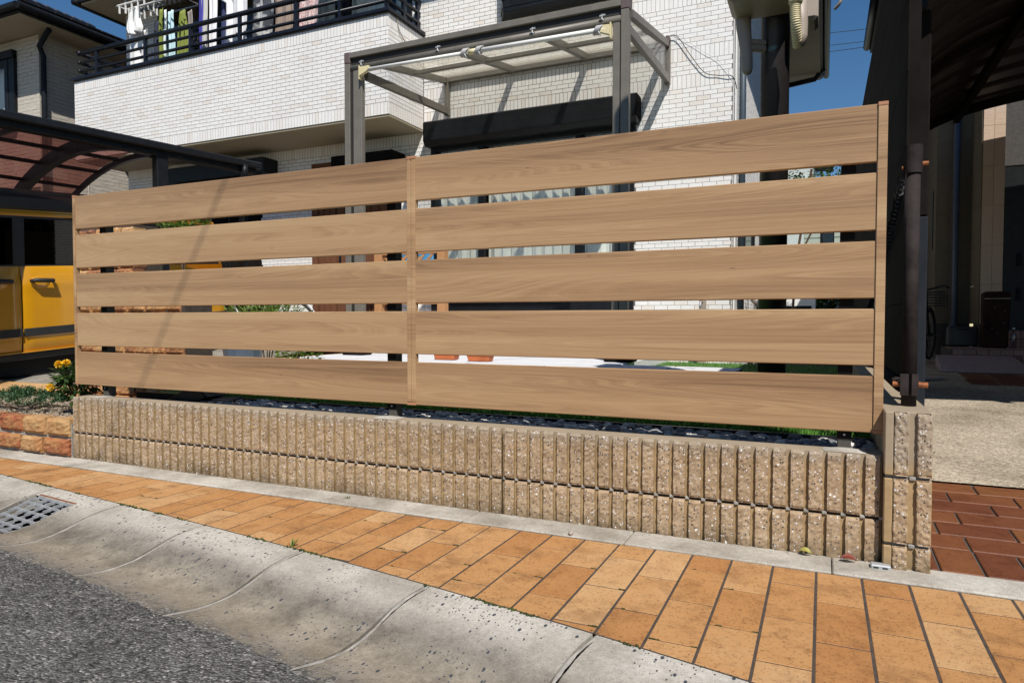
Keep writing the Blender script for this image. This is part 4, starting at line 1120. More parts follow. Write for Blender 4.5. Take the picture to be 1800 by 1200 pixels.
window(-7.6, -5.0, 3.80, 5.38, 4.975, (-6.3,), .07, house, 'balcony_window')
# shutter box above the patio window
sb = B(); sb.prism([(4.80, 2.80), (4.80, 2.575), (4.85, 2.52), (5.004, 2.52), (5.004, 2.82), (4.83, 2.82)], 'x', -2.705, -.035)
sh = sb.obj('shutter_box', MBLK, house, fix=True, bevel=.006)
B().box(-2.70, 4.797, 2.690, -.04, 4.7995, 2.697).obj('seam', MDARK, sh)
B().box(-.034, 4.805, 2.585, -.020, 4.99, 2.812).obj('side_cap', MDBR, sh, bevel=.003)
# upper bay window
b = B(); b.prism([(-1.72, 5.0), (-1.60, 4.78), (-.26, 4.78), (-.18, 5.0)], 'z', 3.935, 3.985); bay = b.obj('bay_window', MBLK, house, fix=True, bevel=.006)
for (p, q) in (((-1.70, 4.995), (-1.59, 4.80)), ((-1.59, 4.80), (-.28, 4.80)), ((-.28, 4.80), (-.20, 4.995))):
    B().bar((p[0], p[1], 4.03), (q[0], q[1], 4.03), .05, .088).obj('frame', MBLK, bay)
    B().bar((p[0], p[1], 4.52), (q[0], q[1], 4.52), .008, .88).obj('pane', MGLS, bay)
    B().bar((p[0], p[1], 4.98), (q[0], q[1], 4.98), .05, .06).obj('frame', MBLK, bay)
for (p, q) in ((-1.59, 4.80), (-.94, 4.80), (-.28, 4.80)): B().box(p - .03, q - .03, 4.075, p + .03, q + .03, 4.96).obj('mullion', MBLK, bay)
curtain(-1.55, -.3, 4.06, 4.95, 4.92, .02, 9, MCUR, bay)
# front door, its canopy, lamp, dark shutter
dr_ = B(); dr_.box(-4.59, 4.96, .06, -4.50, 5.03, 2.50); dr_.box(-3.34, 4.96, .06, -3.25, 5.03, 2.50); dr_.box(-4.50, 4.96, 2.40, -3.34, 5.03, 2.50)
door = dr_.obj('front_door', MDOOR, house)
for a, c, nm in ((-4.495, -4.20, 'sidelight'), (-4.19, -3.345, 'door_leaf')):
    lf = B().box(a, 5.0, .065, c, 5.04, 2.395).obj(nm, MDOOR, door)
    n = 3 if nm == 'sidelight' else 6; wd = (c - a) / n
    for i in range(n): B().box(a + wd * i + .012, 4.985, .12, a + wd * (i + 1) - .012, 4.999, 2.34).obj('door_plank', MDOOR, lf, bevel=.003)
B().tube([(-4.09, 4.93, .75), (-4.09, 4.93, 1.45)], .015, 8).obj('handle', MBLK, door)
B().box(-4.05, 4.70, 2.28, -3.09, 5.0, 2.50).obj('canopy', MDBR, house, bevel=.01)
B().box(-7.32, 4.72, 2.40, -5.22, 5.0, 2.62).obj('shutter_box', MBLK, house, bevel=.01)
shp = B().box(-7.3, 5.02, -.1, -5.55, 5.05, 2.40).obj('storm_shutter', MBLK, house)
for i in range(5): x = -7.25 + .36 * i; B().box(x, 5.0, -.05, x + .30, 5.018, 2.38).obj('shutter_panel', MDBR, shp, bevel=.01)
lm = B().box(-3.04, 4.84, 2.22, -2.86, 4.99, 2.36).obj('porch_lamp', MBLK, house, bevel=.02)
B().box(-3.02, 4.86, 2.12, -2.88, 4.98, 2.219).obj('lamp_glass', MWHT, lm, bevel=.01)
# roof: eaves and soffit
EZ = 5.20
b = B(); b.box(-8.62, 4.46, EZ, 1.72, 12.7, EZ + .03); rf = b.obj('eave_soffit', MSOF, house)
b = B(); b.box(-8.66, 4.42, EZ + .031, 1.76, 12.74, EZ + .17); b.obj('fascia', MBLK, house)
b = B(); b.hexa([(-8.7, 4.38, EZ + .172), (1.8, 4.38, EZ + .172), (1.8, 12.8, EZ + .172), (-8.7, 12.8, EZ + .172), (-5.2, 7.8, 7.0), (-1.7, 7.8, 7.0), (-1.7, 9.4, 7.0), (-5.2, 9.4, 7.0)]); b.obj('roof', MSLATE, house)
b = B(); b.tube([(1.82, 4.4, EZ + .10), (1.82, 12.8, EZ + .10)], .06, 10); b.obj('roof_gutter', MBLK, house, smooth=True)
b = B(); b.tube([(-8.72, 4.4, EZ + .06), (-8.72, 7.2, EZ + .06)], .06, 10); b.obj('roof_gutter', MBLK, house, smooth=True)
b = B(); b.tube([(1.78, 12.3, EZ + .07), (1.62, 12.3, EZ - .10), (1.1, 12.3, EZ - .16)], .05, 10); b.obj('gutter_elbow', MBLK, house, smooth=True)
B().box(.951, 5.13, -.2, .968, 5.285, 5.18).obj('corner_trim', MWHT, house, bevel=.003)
b = B(); b.tube([(1.01, 5.33, EZ - .02), (1.01, 5.33, -.08)], .036, 12); ds = b.obj('downspout', simple('blue_grey_pipe', (.045, .065, .085), .4), house, smooth=True)
for z in (.6, 1.6, 2.35, 3.6): B().box(.955, 5.285, z, 1.05, 5.375, z + .03).obj('pipe_clip', MBLK, ds)
for y0 in (6.1, ): window_x = None
b = B(); b.box(.952, 6.0, .9, .985, 6.06, 1.9); b.box(.952, 7.2, .9, .985, 7.26, 1.9); b.box(.952, 6.061, 1.84, .985, 7.199, 1.9); b.box(.952, 6.061, .9, .985, 7.199, .96); sw_ = b.obj('side_window', MBLK, house)
B().box(.955, 6.062, .961, .962, 7.198, 1.839).obj('pane', simple('dark_pane', (.03, .04, .05), .1), sw_)
# cables clipped to the facade
def cable(name, pts, r, lab, cat='cable', mat=MCABLE, n=12, grp=None):
    P_ = []
    pts = [Vector(p) for p in pts]
    for i in range(len(pts) - 1):
        p0 = pts[max(i - 1, 0)]; p1, p2 = pts[i], pts[i + 1]; p3 = pts[min(i + 2, len(pts) - 1)]
        for k in range(n):
            t = k / n; P_.append(.5 * ((2 * p1) + (-p0 + p2) * t + (2 * p0 - 5 * p1 + 4 * p2 - p3) * t * t + (-p0 + 3 * p1 - 3 * p2 + p3) * t ** 3))
    P_.append(pts[-1]); o = B().tube(P_, r, 6).obj(name, mat, smooth=True); tag(o, lab, cat, grp); return o
cable('facade_cable', [(.27, 4.97, 3.41), (.37, 4.97, 3.40), (.52, 4.975, 3.17), (.66, 4.98, 2.98), (.80, 4.985, 2.93), (.94, 4.985, 2.90), (.975, 5.1, 2.80)], .0042, 'black cable drooping across the brick wall right of the terrace roof')
cable('facade_cable', [(.34, 4.985, 3.44), (.62, 4.985, 3.22), (.80, 4.985, 3.08), (.945, 4.985, 2.88)], .0018, 'thin grey wire sagging beside the black cable on the brick wall', mat=MGALV)
cable('facade_cable', [(-2.80, 4.40, 4.00), (-2.795, 4.42, 3.82), (-2.79, 4.60, 3.68), (-2.79, 4.86, 3.56), (-2.6, 4.97, 3.40)], .006, 'pale cord hanging from the balcony corner down its tiled side', mat=MBEI)
# garden tap and air conditioner by the right corner
tp = thing('garden_tap', 'brass and chrome tap on a short post in front of the brick corner', 'tap', (.66, 4.82, -.085))
B().box(.655, 4.80, -.085, .72, 4.86, .585).obj('stand', MBEI, tp, bevel=.006)
b = B(); b.tube([(.68, 4.80, .555), (.68, 4.73, .555), (.68, 4.71, .53), (.68, 4.71, .50)], .012, 8); b.obj('spout', MGALV, tp, smooth=True)
b = B(); b.tube([(.68, 4.765, .555), (.68, 4.765, .60)], .010, 8); b.bar((.645, 4.765, .603), (.715, 4.765, .603), .012, .012); b.obj('handle', simple('brass', (.55, .33, .12), .35, metal=.8), tp)
tp2 = thing('water_standpipe', 'slim grey standpipe with a tap left of the brown front door', 'tap', (-4.75, 4.84, -.03))
b = B(); b.tube([(-4.75, 4.86, -.03), (-4.75, 4.86, .52)], .02, 8); b.obj('pipe', MGALV, tp2, smooth=True)
b = B(); b.tube([(-4.75, 4.86, .50), (-4.75, 4.78, .50), (-4.75, 4.76, .46)], .014, 8); b.bar((-4.80, 4.80, .535), (-4.70, 4.80, .535), .014, .014); b.obj('spout', MGALV, tp2)
ac = thing('air_conditioner', 'white outdoor air conditioner unit beside the house, partly behind the dark pole', 'air conditioner', (1.25, 6.9, -.1))
acb = B().box(1.02, 6.75, -.08, 1.75, 7.03, .66).obj('housing', MWHT, ac, bevel=.012)
for i in range(6): B().box(1.06, 6.742, .06 + .09 * i, 1.70, 6.749, .10 + .09 * i).obj('louvre', MDARK, acb)
b = B(); b.tube([(1.0, 6.6, .9), (1.02, 6.7, .62), (1.08, 6.74, .56)], .03, 8); b.obj('hose', MBEI, ac, smooth=True)
# cedar lattice screen in front of the patio window
lt = thing('lattice_screen', 'orange cedar screen with diagonal lattice top standing on the patio', 'trellis', (-2.25, 3.8, 0))
for x in (-2.65, -1.845): B().box(x - .045, 3.765, 0, x + .045, 3.855, 1.125).obj('post', MLAT, lt, bevel=.004)
for z in (.56, .83, 1.10): B().box(-2.604, 3.79, z - .022, -1.891, 3.83, z + .022).obj('rail', MLAT, lt, bevel=.003)
for i in range(7):
    x = -2.60 + .105 * i
    for s_, yy in ((1, 3.800), (-1, 3.816)):
        xa, xb = (x, x + .22) if s_ > 0 else (x + .22, x)
        if max(xa, xb) > -1.89: continue
        B().bar((xa, yy, .855), (xb, yy, 1.075), .012, .026, up=(0, -1, 0) if False else (0, 0, 1)).obj('lattice_strip', MLAT, lt)
tw = B().box(-2.46, 3.90, .90, -2.02, 3.93, 1.10).obj('blue_cloth', simple('blue_cloth', (.06, .28, .55), .8), bevel=.01); tag(tw, 'bright blue cloth seen through the cedar lattice', 'cloth')
wd_ = thing('watering_can', 'white plastic watering can standing on the low rail of the cedar screen', 'watering can', (-2.35, 3.9, 0))
b = B(); b.tube([(-2.3, 3.95, .45), (-2.3, 3.95, .64)], .075, 12); b.obj('body', MWHT, wd_); b = B(); b.tube([(-2.24, 3.95, .48), (-2.12, 3.95, .66)], .018, 8); b.obj('spout', MWHT, wd_)
B().box(-2.42, 3.86, 0, -2.18, 4.04, .449).obj('stand', MDBR, wd_)

# ================================================================== TERRACE ROOF
te = thing('terrace_roof', 'bronze aluminium terrace roof with clear panels in front of the patio window', 'canopy', (-1.2, 3.4, 0))
PY = 3.35
for a, c, zt in ((-2.758, -2.690, 3.15), (.204, .274, 3.17)):
    B().box(a, PY, 0, c, PY + .075, zt - .115).obj('post', MBRZ, te, bevel=.004)
    B().box(a - .002, PY - .003, zt - .114, c + .002, PY + .12, zt).obj('post_cap', MPUR, te, bevel=.006)
for a, c in ((-2.655, -2.545), (.130, .192)): B().box(a, PY + .012, 0, c, PY + .07, 2.955).obj('post', MBRZ, te, bevel=.004)
B().box(-2.686, PY + .014, .0, -2.657, PY + .06, 2.95).obj('post_web', MDRKG, te)
B().box(.1935, PY + .018, .0, .2025, PY + .06, 2.95).obj('post_web', MDRKG, te)
for xc in (-2.65, .20):
    pb = B().box(xc - .12, PY - .06, .001, xc + .14, PY + .13, .05).obj('post_base', MDBR, te, bevel=.012)
B().box(-2.688, PY - .002, 3.085, .202, PY + .03, 3.145).obj('gutter_face', MBRZ, te, bevel=.006)
B().box(-2.688, PY + .03, 3.0, .202, PY + .11, 3.13).obj('front_beam', MDRKG, te)
b = B(); b.tube([(-2.688, PY + .035, 2.985), (.202, PY + .035, 2.985)], .034, 12); b.obj('lower_rail', MBRZ, te, smooth=True)
B().box(-2.688, PY + .03, 2.958, .202, PY + .10, 2.975).obj('front_beam_lip', MBRZ, te)
RX = (-2.46, -1.545, -.63, .265)
for x in RX:
    B().bar((x, PY + .08, 3.035), (x, 4.985, 3.335), .060, .07).obj('rafter', MBRZ, te, bevel=.004)
B().box(-2.50, 4.93, 3.30, .30, 4.988, 3.385).obj('wall_plate', MBRZ, te, bevel=.005)
for a, c in zip(RX, RX[1:]):
    B().bar((a + .031, 4.20, 3.172), (c - .031, 4.20, 3.172), .05, .035).obj('purlin', MBRZ, te)
    b = B(); b.hexa([(a + .02, PY + .07, 3.062), (c - .02, PY + .07, 3.062), (c - .02, 4.95, 3.357), (a + .02, 4.95, 3.357), (a + .02, PY + .07, 3.067), (c - .02, PY + .07, 3.067), (c - .02, 4.95, 3.362), (a + .02, 4.95, 3.362)]); b.obj('roof_panel', MPOLY, te)
for x, x2 in ((-2.535, -2.445), (.245, .275)):
    B().bar((x, PY + .076, 2.905), (x2, 4.988, 2.955), .05, .085).obj('side_rail', MBRZ, te, bevel=.004)
    B().box(x2 - .028, 4.93, 2.90, x2 + .028, 4.986, 3.30).obj('wall_post', MBRZ, te, bevel=.003)
    b = B(); b.hexa([(x - .003, PY + .10, 2.95), (x2 - .003, 4.93, 3.0), (x2 - .003, 4.93, 3.30), (x - .003, PY + .10, 3.02), (x + .003, PY + .10, 2.95), (x2 + .003, 4.93, 3.0), (x2 + .003, 4.93, 3.30), (x + .003, PY + .10, 3.02)]); b.obj('side_panel', MPOLYC, te)
B().box(.262, 4.90, 3.285, .300, 4.99, 3.40).obj('end_bracket', MPUR, te, bevel=.004)
for x in (-2.53, -1.62, -.62, .04):
    b = B(); b.tube([(x, PY - .012, 3.035), (x, PY - .018, 2.99), (x + .02, PY - .018, 2.975)], .006, 6); b.bar((x - .02, PY - .018, 3.02), (x + .03, PY - .018, 3.025), .01, .012); b.obj('hook', MGALV, te)
lp = thing('laundry_pole', 'white clothes pole on cream brackets hung under the terrace roof beam', 'clothes pole', (-1.2, 3.42, 2.95))
Z0, Z1 = 2.925, 2.895
b = B(); b.tube([(-2.45, PY - .03, Z0), (-1.25, PY - .03, (Z0 + Z1) / 2)], .017, 10); b.obj('pole', MWHT, lp, smooth=True)
b = B(); b.tube([(-1.25, PY - .03, (Z0 + Z1) / 2), (.08, PY - .03, Z1)], .021, 10); b.obj('pole', MWHT, lp, smooth=True)
for x, z, s_ in ((-2.545, Z0, 1), (.128, Z1, -1)):
    b = B(); b.box(min(x, x + .012 * s_), PY - .045, z - .09, max(x, x + .012 * s_), PY + .012, z + .05); b.prism([(x + .012 * s_, z - .06), (x + .10 * s_, z - .025), (x + .13 * s_, z + .0), (x + .13 * s_, z + .035), (x + .012 * s_, z + .03)], 'y', PY - .05, PY - .01); b.obj('bracket', MCRM, lp, fix=True, bevel=.004)
for x in (-1.33, -1.18, -.01):
    b = B(); z = Z0 + (Z1 - Z0) * (x + 2.45) / 2.53
    for i in range(4): b.tube([(x + .014 * i + .02 * math.cos(a), PY - .03 + .034 * math.sin(a), z + .034 * math.cos(a)) for a in [k * .7 for k in range(10)]], .007, 6)
    b.tube([(x + .03, PY - .06, z - .02), (x + .05, PY - .055, z - .06)], .006, 5); b.obj('cord_tie', simple('grey_cord', (.45, .44, .45), .9), lp, smooth=True)
b = B(); b.tube([(-1.27, PY - .03, .5 * (Z0 + Z1) + .001), (-1.19, PY - .03, .5 * (Z0 + Z1))], .026, 10); b.obj('pole_joint', MCRM, lp, smooth=True)

# ================================================================== LAUNDRY ON THE BALCONY
LG = 'laundry drying on the balcony'
def cloth(name, lab, cat, x0, x1, z1, z0, y, col, folds=3, amp=.03, top=1.0, slant=0, var=.06, spot=None, sh=None):
    b = B(); ph = rnd(0, 6); w_ = x1 - x0; cx = (x0 + x1) / 2
    def fn(u, v):
        k = top + (1 - top) * min(1, v * 2.2)
        if sh: k = sh(v)
        a = amp * (.35 + .65 * v)
        return (cx + (u - .5) * w_ * k + slant * v + .01 * math.sin(v * 7 + ph), y + a * math.sin(u * folds * 6.28 + ph + v) + a * .5 * math.sin(u * folds * 13 + 2 * ph) - .03 * (u - .5), z1 + (z0 - z1) * v + .012 * math.sin(u * 11 + ph) * v)
    b.grid(fn, 26, 16)
    m = simple('cloth_' + name, col, .9, var=var, scale=6)
    if spot:
        t = m.node_tree; bs = t.nodes['Principled BSDF']; vv = coords(t); n_ = noise(t, vv, spot[0], 2, .5)
        c = ramp(t, n_, [(.46, col), (.54, spot[1])]); L(t, c, bs.inputs['Base Color'])
    o = b.obj(name, m, smooth=True); sd = o.modifiers.new('solid', 'SOLIDIFY'); sd.thickness = .004
    return tag(o, lab, cat, LG)
LY = 4.50
cloth('camisole', 'white sleeveless top hanging at the left end of the balcony washing', 'top', -7.60, -7.15, 4.90, 4.54, LY - .10, (.82, .81, .79), 2, .03, sh=lambda v: .55 + .35 * v if v < .8 else .83 - (v - .8))
cloth('white_towel', 'white towel hanging below the white sleeveless top', 'towel', -7.64, -7.18, 4.60, 4.0, LY, (.80, .79, .80), 1.6, .03)
cloth('navy_garment', 'small dark navy garment between the white towel and the green trousers', 'garment', -7.15, -6.97, 4.72, 4.12, LY + .05, (.03, .035, .06), 1.5, .03)
cloth('green_trousers', 'olive green trousers left of the pale towels', 'trousers', -6.98, -6.85, 4.84, 4.0, LY, (.20, .24, .045), 1.5, .025)
cloth('pale_towel', 'pale white hand towel beside the light blue one', 'towel', -6.865, -6.775, 4.80, 4.02, LY - .02, (.66, .74, .72), 1.4, .02)
cloth('blue_towel', 'light blue hand towel hanging in the middle of the hanger', 'towel', -6.785, -6.65, 4.78, 4.02, LY, (.50, .68, .74), 1.6, .02)
cloth('green_skirt', 'olive green skirt with a slanted hem right of the blue towel', 'skirt', -6.64, -6.36, 4.76, 4.0, LY + .03, (.21, .25, .05), 3, .03, top=.45)
cloth('taupe_towel', 'narrow taupe towel at the right end of the hanger', 'towel', -6.37, -6.25, 4.70, 4.18, LY - .02, (.30, .26, .23), 1, .015)
cloth('purple_shirt', 'purple and blue sports shirt hanging beside the pale grey shirt', 'shirt', -6.19, -6.05, 5.0, 4.02, LY, (.07, .06, .38), 1, .02)
cloth('grey_shirt', 'pale grey shirt hanging between the purple shirt and the white one', 'shirt', -6.10, -5.95, 5.0, 4.0, LY - .03, (.52, .51, .49), 1.5, .025)
cloth('white_shirt', 'white long shirt hanging left of the navy trousers', 'shirt', -5.98, -5.80, 5.0, 4.0, LY, (.78, .77, .80), 1.5, .025)
cloth('navy_trousers', 'navy blue trousers hanging in the middle of the balcony washing', 'trousers', -5.79, -5.53, 5.0, 4.0, LY + .02, (.035, .045, .12), 2, .03)
cloth('white_tshirt', 'white short sleeved t-shirt right of the navy trousers', 't-shirt', -5.64, -5.15, 5.05, 4.02, LY - .05, (.78, .77, .79), 2, .03, sh=lambda v: 1.25 if v < .32 else .85)
cloth('grey_print_shirt', 'charcoal shirt with a large pale grey print', 'shirt', -5.17, -4.77, 5.0, 4.02, LY, (.05, .055, .07), 2, .03, spot=(4.5, (.48, .48, .48)))
cloth('tan_towel', 'tan brown bath towel hanging near the right end of the washing', 'towel', -4.78, -4.46, 4.9, 4.05, LY, (.30, .23, .19), 2, .025)
cloth('pink_print_sheet', 'pink flecked sheet hanging at the right end of the balcony washing', 'sheet', -4.37, -4.03, 5.0, 4.04, LY, (.46, .24, .24), 2, .03, spot=(70, (.70, .62, .60)))
hg = thing('drying_hanger', 'silver framed drying hanger with clips above the olive trousers', 'hanger', (-6.8, LY, 4.85))
b = B(); q_ = [(-7.14, LY - .16, 4.86), (-6.34, LY - .16, 4.86), (-6.34, LY + .16, 4.86), (-7.14, LY + .16, 4.86), (-7.14, LY - .16, 4.86)]; b.tube(q_, .012, 8); b.obj('frame', MGALV, hg)
for i in range(9):
    x = -7.1 + .095 * i; b = B(); b.tube([(x, LY - .16, 4.85), (x + .01, LY - .17, 4.80)], .004, 5); b.box(x - .006, LY - .19, 4.76, x + .022, LY - .165, 4.81); b.obj('clip', MBUM, hg)
hg2 = thing('white_hanger', 'white plastic ring hanger with many pegs at the left of the washing', 'hanger', (-7.35, LY, 4.95))
b = B(); b.tube([(-7.64, LY - .15, 4.96), (-7.0, LY - .15, 4.96), (-7.0, LY + .1, 4.96), (-7.64, LY + .1, 4.96), (-7.64, LY - .15, 4.96)], .013, 8); b.tube([(-7.64, LY - .02, 4.96), (-7.0, LY - .02, 4.96)], .010, 6); b.obj('frame', MWHT, hg2)
for i in range(14):
    x = -7.6 + .044 * i; b = B(); yy = LY - .15 + .12 * (i % 3); b.box(x - .007, yy - .01, 4.84 - .02 * (i % 2), x + .007, yy + .01, 4.95); b.obj('peg', MWHT, hg2)
dpole = thing('drying_pole', 'grey drying pole under the eaves above the balcony washing', 'clothes pole', (-6.0, LY, 5.05))
B().tube([(-7.9, LY + .02, 5.06), (-3.6, LY + .02, 5.06)], .015, 8).obj('pole', MGALV, dpole, smooth=True)
for x in (-7.7, -5.6, -3.8): B().tube([(x, LY + .02, 5.20), (x, LY + .02, 5.04), (x, LY + .06, 5.04)], .012, 6).obj('bracket', MGALV, dpole)

# ================================================================== SERVICE POLE
sp_ = thing('service_pole', 'dark brown steel service pole with beige meter boxes rising behind the fence', 'pole', (1.592, 1.47, -.085))
PX, PYY = 1.580, 1.47
b = B(); b.tube([(PX, PYY, -.3), (PX, PYY, 5.05)], .072, 32); b.obj('pole', MPOLE, sp_, smooth=True)
b = B(); b.box(1.367, 1.10, 1.958, 1.70, 1.402, 2.60); mb = b.obj('meter_box', MBEI, sp_, bevel=.03)
B().box(1.361, 1.092, 1.988, 1.706, 1.0995, 2.60).obj('box_cover', MBEI, mb, bevel=.008)
B().box(1.40, 1.080, 2.10, 1.66, 1.0915, 2.46).obj('box_door', MBEI, mb, bevel=.01)
b = B(); b.box(1.7005, 1.30, 1.878, 1.790, 1.48, 2.60); b.obj('breaker_box', MBEI, sp_, bevel=.018)
b = B(); b.tube([(1.426, 1.36, 1.99), (1.428, 1.36, 1.92), (1.438, 1.36, 1.84), (1.446, 1.36, 1.765), (1.4485, 1.36, 1.70), (1.4487, 1.36, 1.682), (1.4488, 1.36, 1.670), (1.4488, 1.36, 1.664)], [.040, .038, .033, .029, .028, .025, .016, .003], 16); b.obj('cable_boot', MBEI, sp_, smooth=True)
b = B(); b.tube([(1.46, 1.36, 1.835), (1.53, 1.41, 1.835)], .018, 10); b.tube([(1.46, 1.36, 1.805), (1.53, 1.41, 1.805)], .018, 10); b.obj('conduit_clip', MBEI, sp_)
HP = []
for i in range(80):
    t = i / 79; z = 1.892 - .179 * t; x = 1.690 + .010 * t * t; y = 1.06 + .06 + .075 * max(0, t - .35) ** 2 * 2.4
    HP.append((x, y, z))
b = B(); b.tube(HP, [(.0235 - .006 * max(0, i / 79 - .6)) + .0022 * math.sin(i * 1.57) for i in range(80)], 16); b.obj('corrugated_hose', MCRM, sp_, smooth=True)
b = B(); b.tube([(1.691, 1.12, 1.913), (1.691, 1.12, 1.902), (1.691, 1.12, 1.892)], [.031, .034, .030], 16); b.ball((1.691, 1.12, 1.911), (.032, .032, .021), 14, 8); b.bar((1.691, 1.125, 1.90), (1.691, 1.125, 1.985), .03, .03); b.obj('hose_cap', MCRM, sp_, smooth=True)
b = B(); b.tube([(1.705, 1.19, 1.965), (1.714, 1.20, 1.83), (1.717, 1.19, 1.76), (1.713, 1.18, 1.712)], [.033, .033, .029, .018], 14); b.obj('cable_boot', MBEI, sp_, smooth=True)
b = B(); b.grid(lambda u, v: (PX - .035 + .05 * u, PYY - .0725 * math.sqrt(max(0, 1 - ((-.035 + .05 * u) / .0725) ** 2)) - .0012, 1.795 + .03 * (v - .5) * (1 - (2 * u - 1) ** 2 * .8) + .012 * u), 10, 4); b.obj('sticker', simple('worn_sticker', (.10, .16, .16), .5, var=.7, scale=60), sp_, smooth=True)
cable('service_cable', [(1.865, 1.5, 1.99), (1.89, 1.48, 2.01), (1.90, 1.48, 2.06), (1.89, 1.48, 2.16)], .008, 'loose beige cable looping beside the breaker box on the service pole', mat=MBEI)
WG = 'overhead wires against the sky'
for k, (za, zb) in enumerate(((7.25, 7.02), (6.98, 6.80), (6.72, 6.86))):
    pass
for k, (a, c, lab) in enumerate((((-1.5, 15, 7.28), (9, 15, 7.0), 'uppermost of the three thin wires crossing the blue sky at the right'), ((-1.5, 15, 6.97), (9, 15, 6.78), 'middle of the three thin wires crossing the blue sky at the right'), ((-1.5, 15, 6.74), (9, 15, 6.82), 'lowest of the three thin wires crossing the blue sky at the right'))):
    a = Vector(a); c = Vector(c); B().tube([a.lerp(c, i / 20) - Vector((0, 0, .25 * (1 - (2 * i / 20 - 1) ** 2) - .0)) for i in range(21)], .007, 5).obj('power_line', MCABLE); tag(bpy.context.scene.objects['power_line' if k == 0 else 'power_line.%03d' % k], lab, 'wire', WG)

# ================================================================== HOUSE AT THE LEFT
lh = thing('neighbour_house', 'neighbouring house at the left with stone patterned siding and dark tiled eaves', 'house', (-11, 6, -.2))
WX, WY, WZ = -9.63, 4.42, 4.93
b = B(); wall_pieces(b, -14.5, WX - .012, -.5, WZ, WY + .012, WY + .15, [(-11.6, 3.55, -10.36, 4.62)]); b.box(WX - .15, WY + .151, -.5, WX - .012, 9.5, WZ); lw = b.obj('wall', MMD, lh)
def panels(x0, x1, z0, z1, face, plane, op=(), pw=.46, ph=.225, mat=MLH, parent=lw, name='wall_panel', gap=.004, dep=.011):
    z = z0; k = 0
    while z < z1 - .02:
        h = min(ph, z1 - z); x = x0
        while x < x1 - .01:
            w_ = min(pw, x1 - x)
            for (p, q) in _cut(x, x + w_, z, h, op):
                b = B(); pp, qq = p + gap / 2, q - gap / 2; z0_, z1_ = z + gap / 2, z + h - gap / 2
                if qq - pp < .01: continue
                if face == 'F': b.box(pp, plane, z0_, qq, plane + dep, z1_)
                else: b.box(plane - dep, pp, z0_, plane, qq, z1_)
                b.obj(name, mat, parent)
            x += w_
        z += h; k += 1
def siding(face, plane, x0, x1, z0, z1, op=()):
    b = B(); z = z0; k = 0
    while z < z1 - .02:
        h = min(.062, z1 - z); x = x0 - (.11 if k % 2 else 0)
        while x < x1 - .01:
            xa, xb = max(x, x0), min(x + .225, x1)
            for (p, q) in _cut(xa, xb, z, h, op):
                if q - p < .012: continue
                d1, d2 = rnd(0, .007), rnd(0, .007); e = rnd(.003, .007)
                if face == 'F': b.hexa([(p + .002, plane + d1, z + e), (q - .002, plane + d2, z + e), (q - .002, plane + .012, z + e), (p + .002, plane + .012, z + e), (p + .002, plane + d1 * .5, z + h), (q - .002, plane + d2 * .5, z + h), (q - .002, plane + .012, z + h), (p + .002, plane + .012, z + h)], 0, rnd(0, 1))
                else: b.hexa([(plane - .012, p + .002, z + e), (plane - d1, p + .002, z + e), (plane - d2, q - .002, z + e), (plane - .012, q - .002, z + e), (plane - .012, p + .002, z + h), (plane - d1 * .5, p + .002, z + h), (plane - d2 * .5, q - .002, z + h), (plane - .012, q - .002, z + h)], 0, rnd(0, 1))
            x += .225
        z += h; k += 1
    kind(b.obj('siding_course', MLH, lw), 'stuff')
siding('F', WY, -12.3, WX, 2.5, WZ, [(-11.6, 3.55, -10.36, 4.62)])
siding('R', WX, WY, 8.4, 2.3, WZ)
for y in (5.2, 6.1, 7.0): B().box(WX - .011, y, 2.3, WX + .004, y + .012, WZ).obj('joint_strip', MLH, lw)
lwn = window(-11.6, -10.36, 3.55, 4.62, WY - .06, (-10.98,), .09, lh, 'window', [(-10.95, -10.45)])
b = B(); b.box(-10.36, WY - .05, 3.50, -10.20, WY + .0, 4.66); b.box(-11.7, WY - .08, 3.46, -10.2, WY - .0005, 3.545); b.box(-11.7, WY - .08, 4.625, -10.2, WY - .0005, 4.75); b.obj('window_surround', MBLK, lh)
b = B(); b.box(-15, 3.88, WZ, -9.16, 10.2, WZ + .02); b.obj('eave_soffit', MSOF, lh)
b = B(); b.box(-15, 3.84, WZ + .021, -9.12, 3.90, WZ + .17); b.box(-9.16, 3.901, WZ + .021, -9.12, 10.2, WZ + .17); b.obj('fascia', MBLK, lh)
b = B(); b.tube([(-15, 3.80, WZ + .10), (-9.10, 3.80, WZ + .10)], .055, 10); b.tube([(-9.08, 3.80, WZ + .10), (-9.08, 10.2, WZ + .10)], .055, 10); b.obj('gutter', MBLK, lh)
b = B(); b.hexa([(-15.5, 3.84, WZ + .172), (-9.10, 3.84, WZ + .172), (-9.10, 10.3, WZ + .172), (-15.5, 10.3, WZ + .172), (-12.9, 6.9, 6.35), (-12.0, 6.9, 6.35), (-12.0, 7.2, 6.35), (-12.9, 7.2, 6.35)]); rfl = b.obj('roof', MSLATE, lh)
sl_ = Vector((-9.10 - -12.0, 0, (WZ + .172) - 6.35)).normalized()
for i in range(9):
    for j in range(26):
        t0 = .01 + i * .36; x = -9.08 - sl_.x * t0 + .0; z = WZ + .178 - sl_.z * t0
        y = 3.86 + j * .25
        lo, hi = 3.84 + t0 * .92, 10.25 - t0 * .92
        if y < lo or y + .25 > hi: continue
        b = B(); b.bar((x, y + .122, z + .022), (x - sl_.x * .39, y + .122, z + .004 - sl_.z * .39), .238, .022, up=(0, 0, 1)); b.obj('roof_tile', MSLATE, rfl)
b = B()
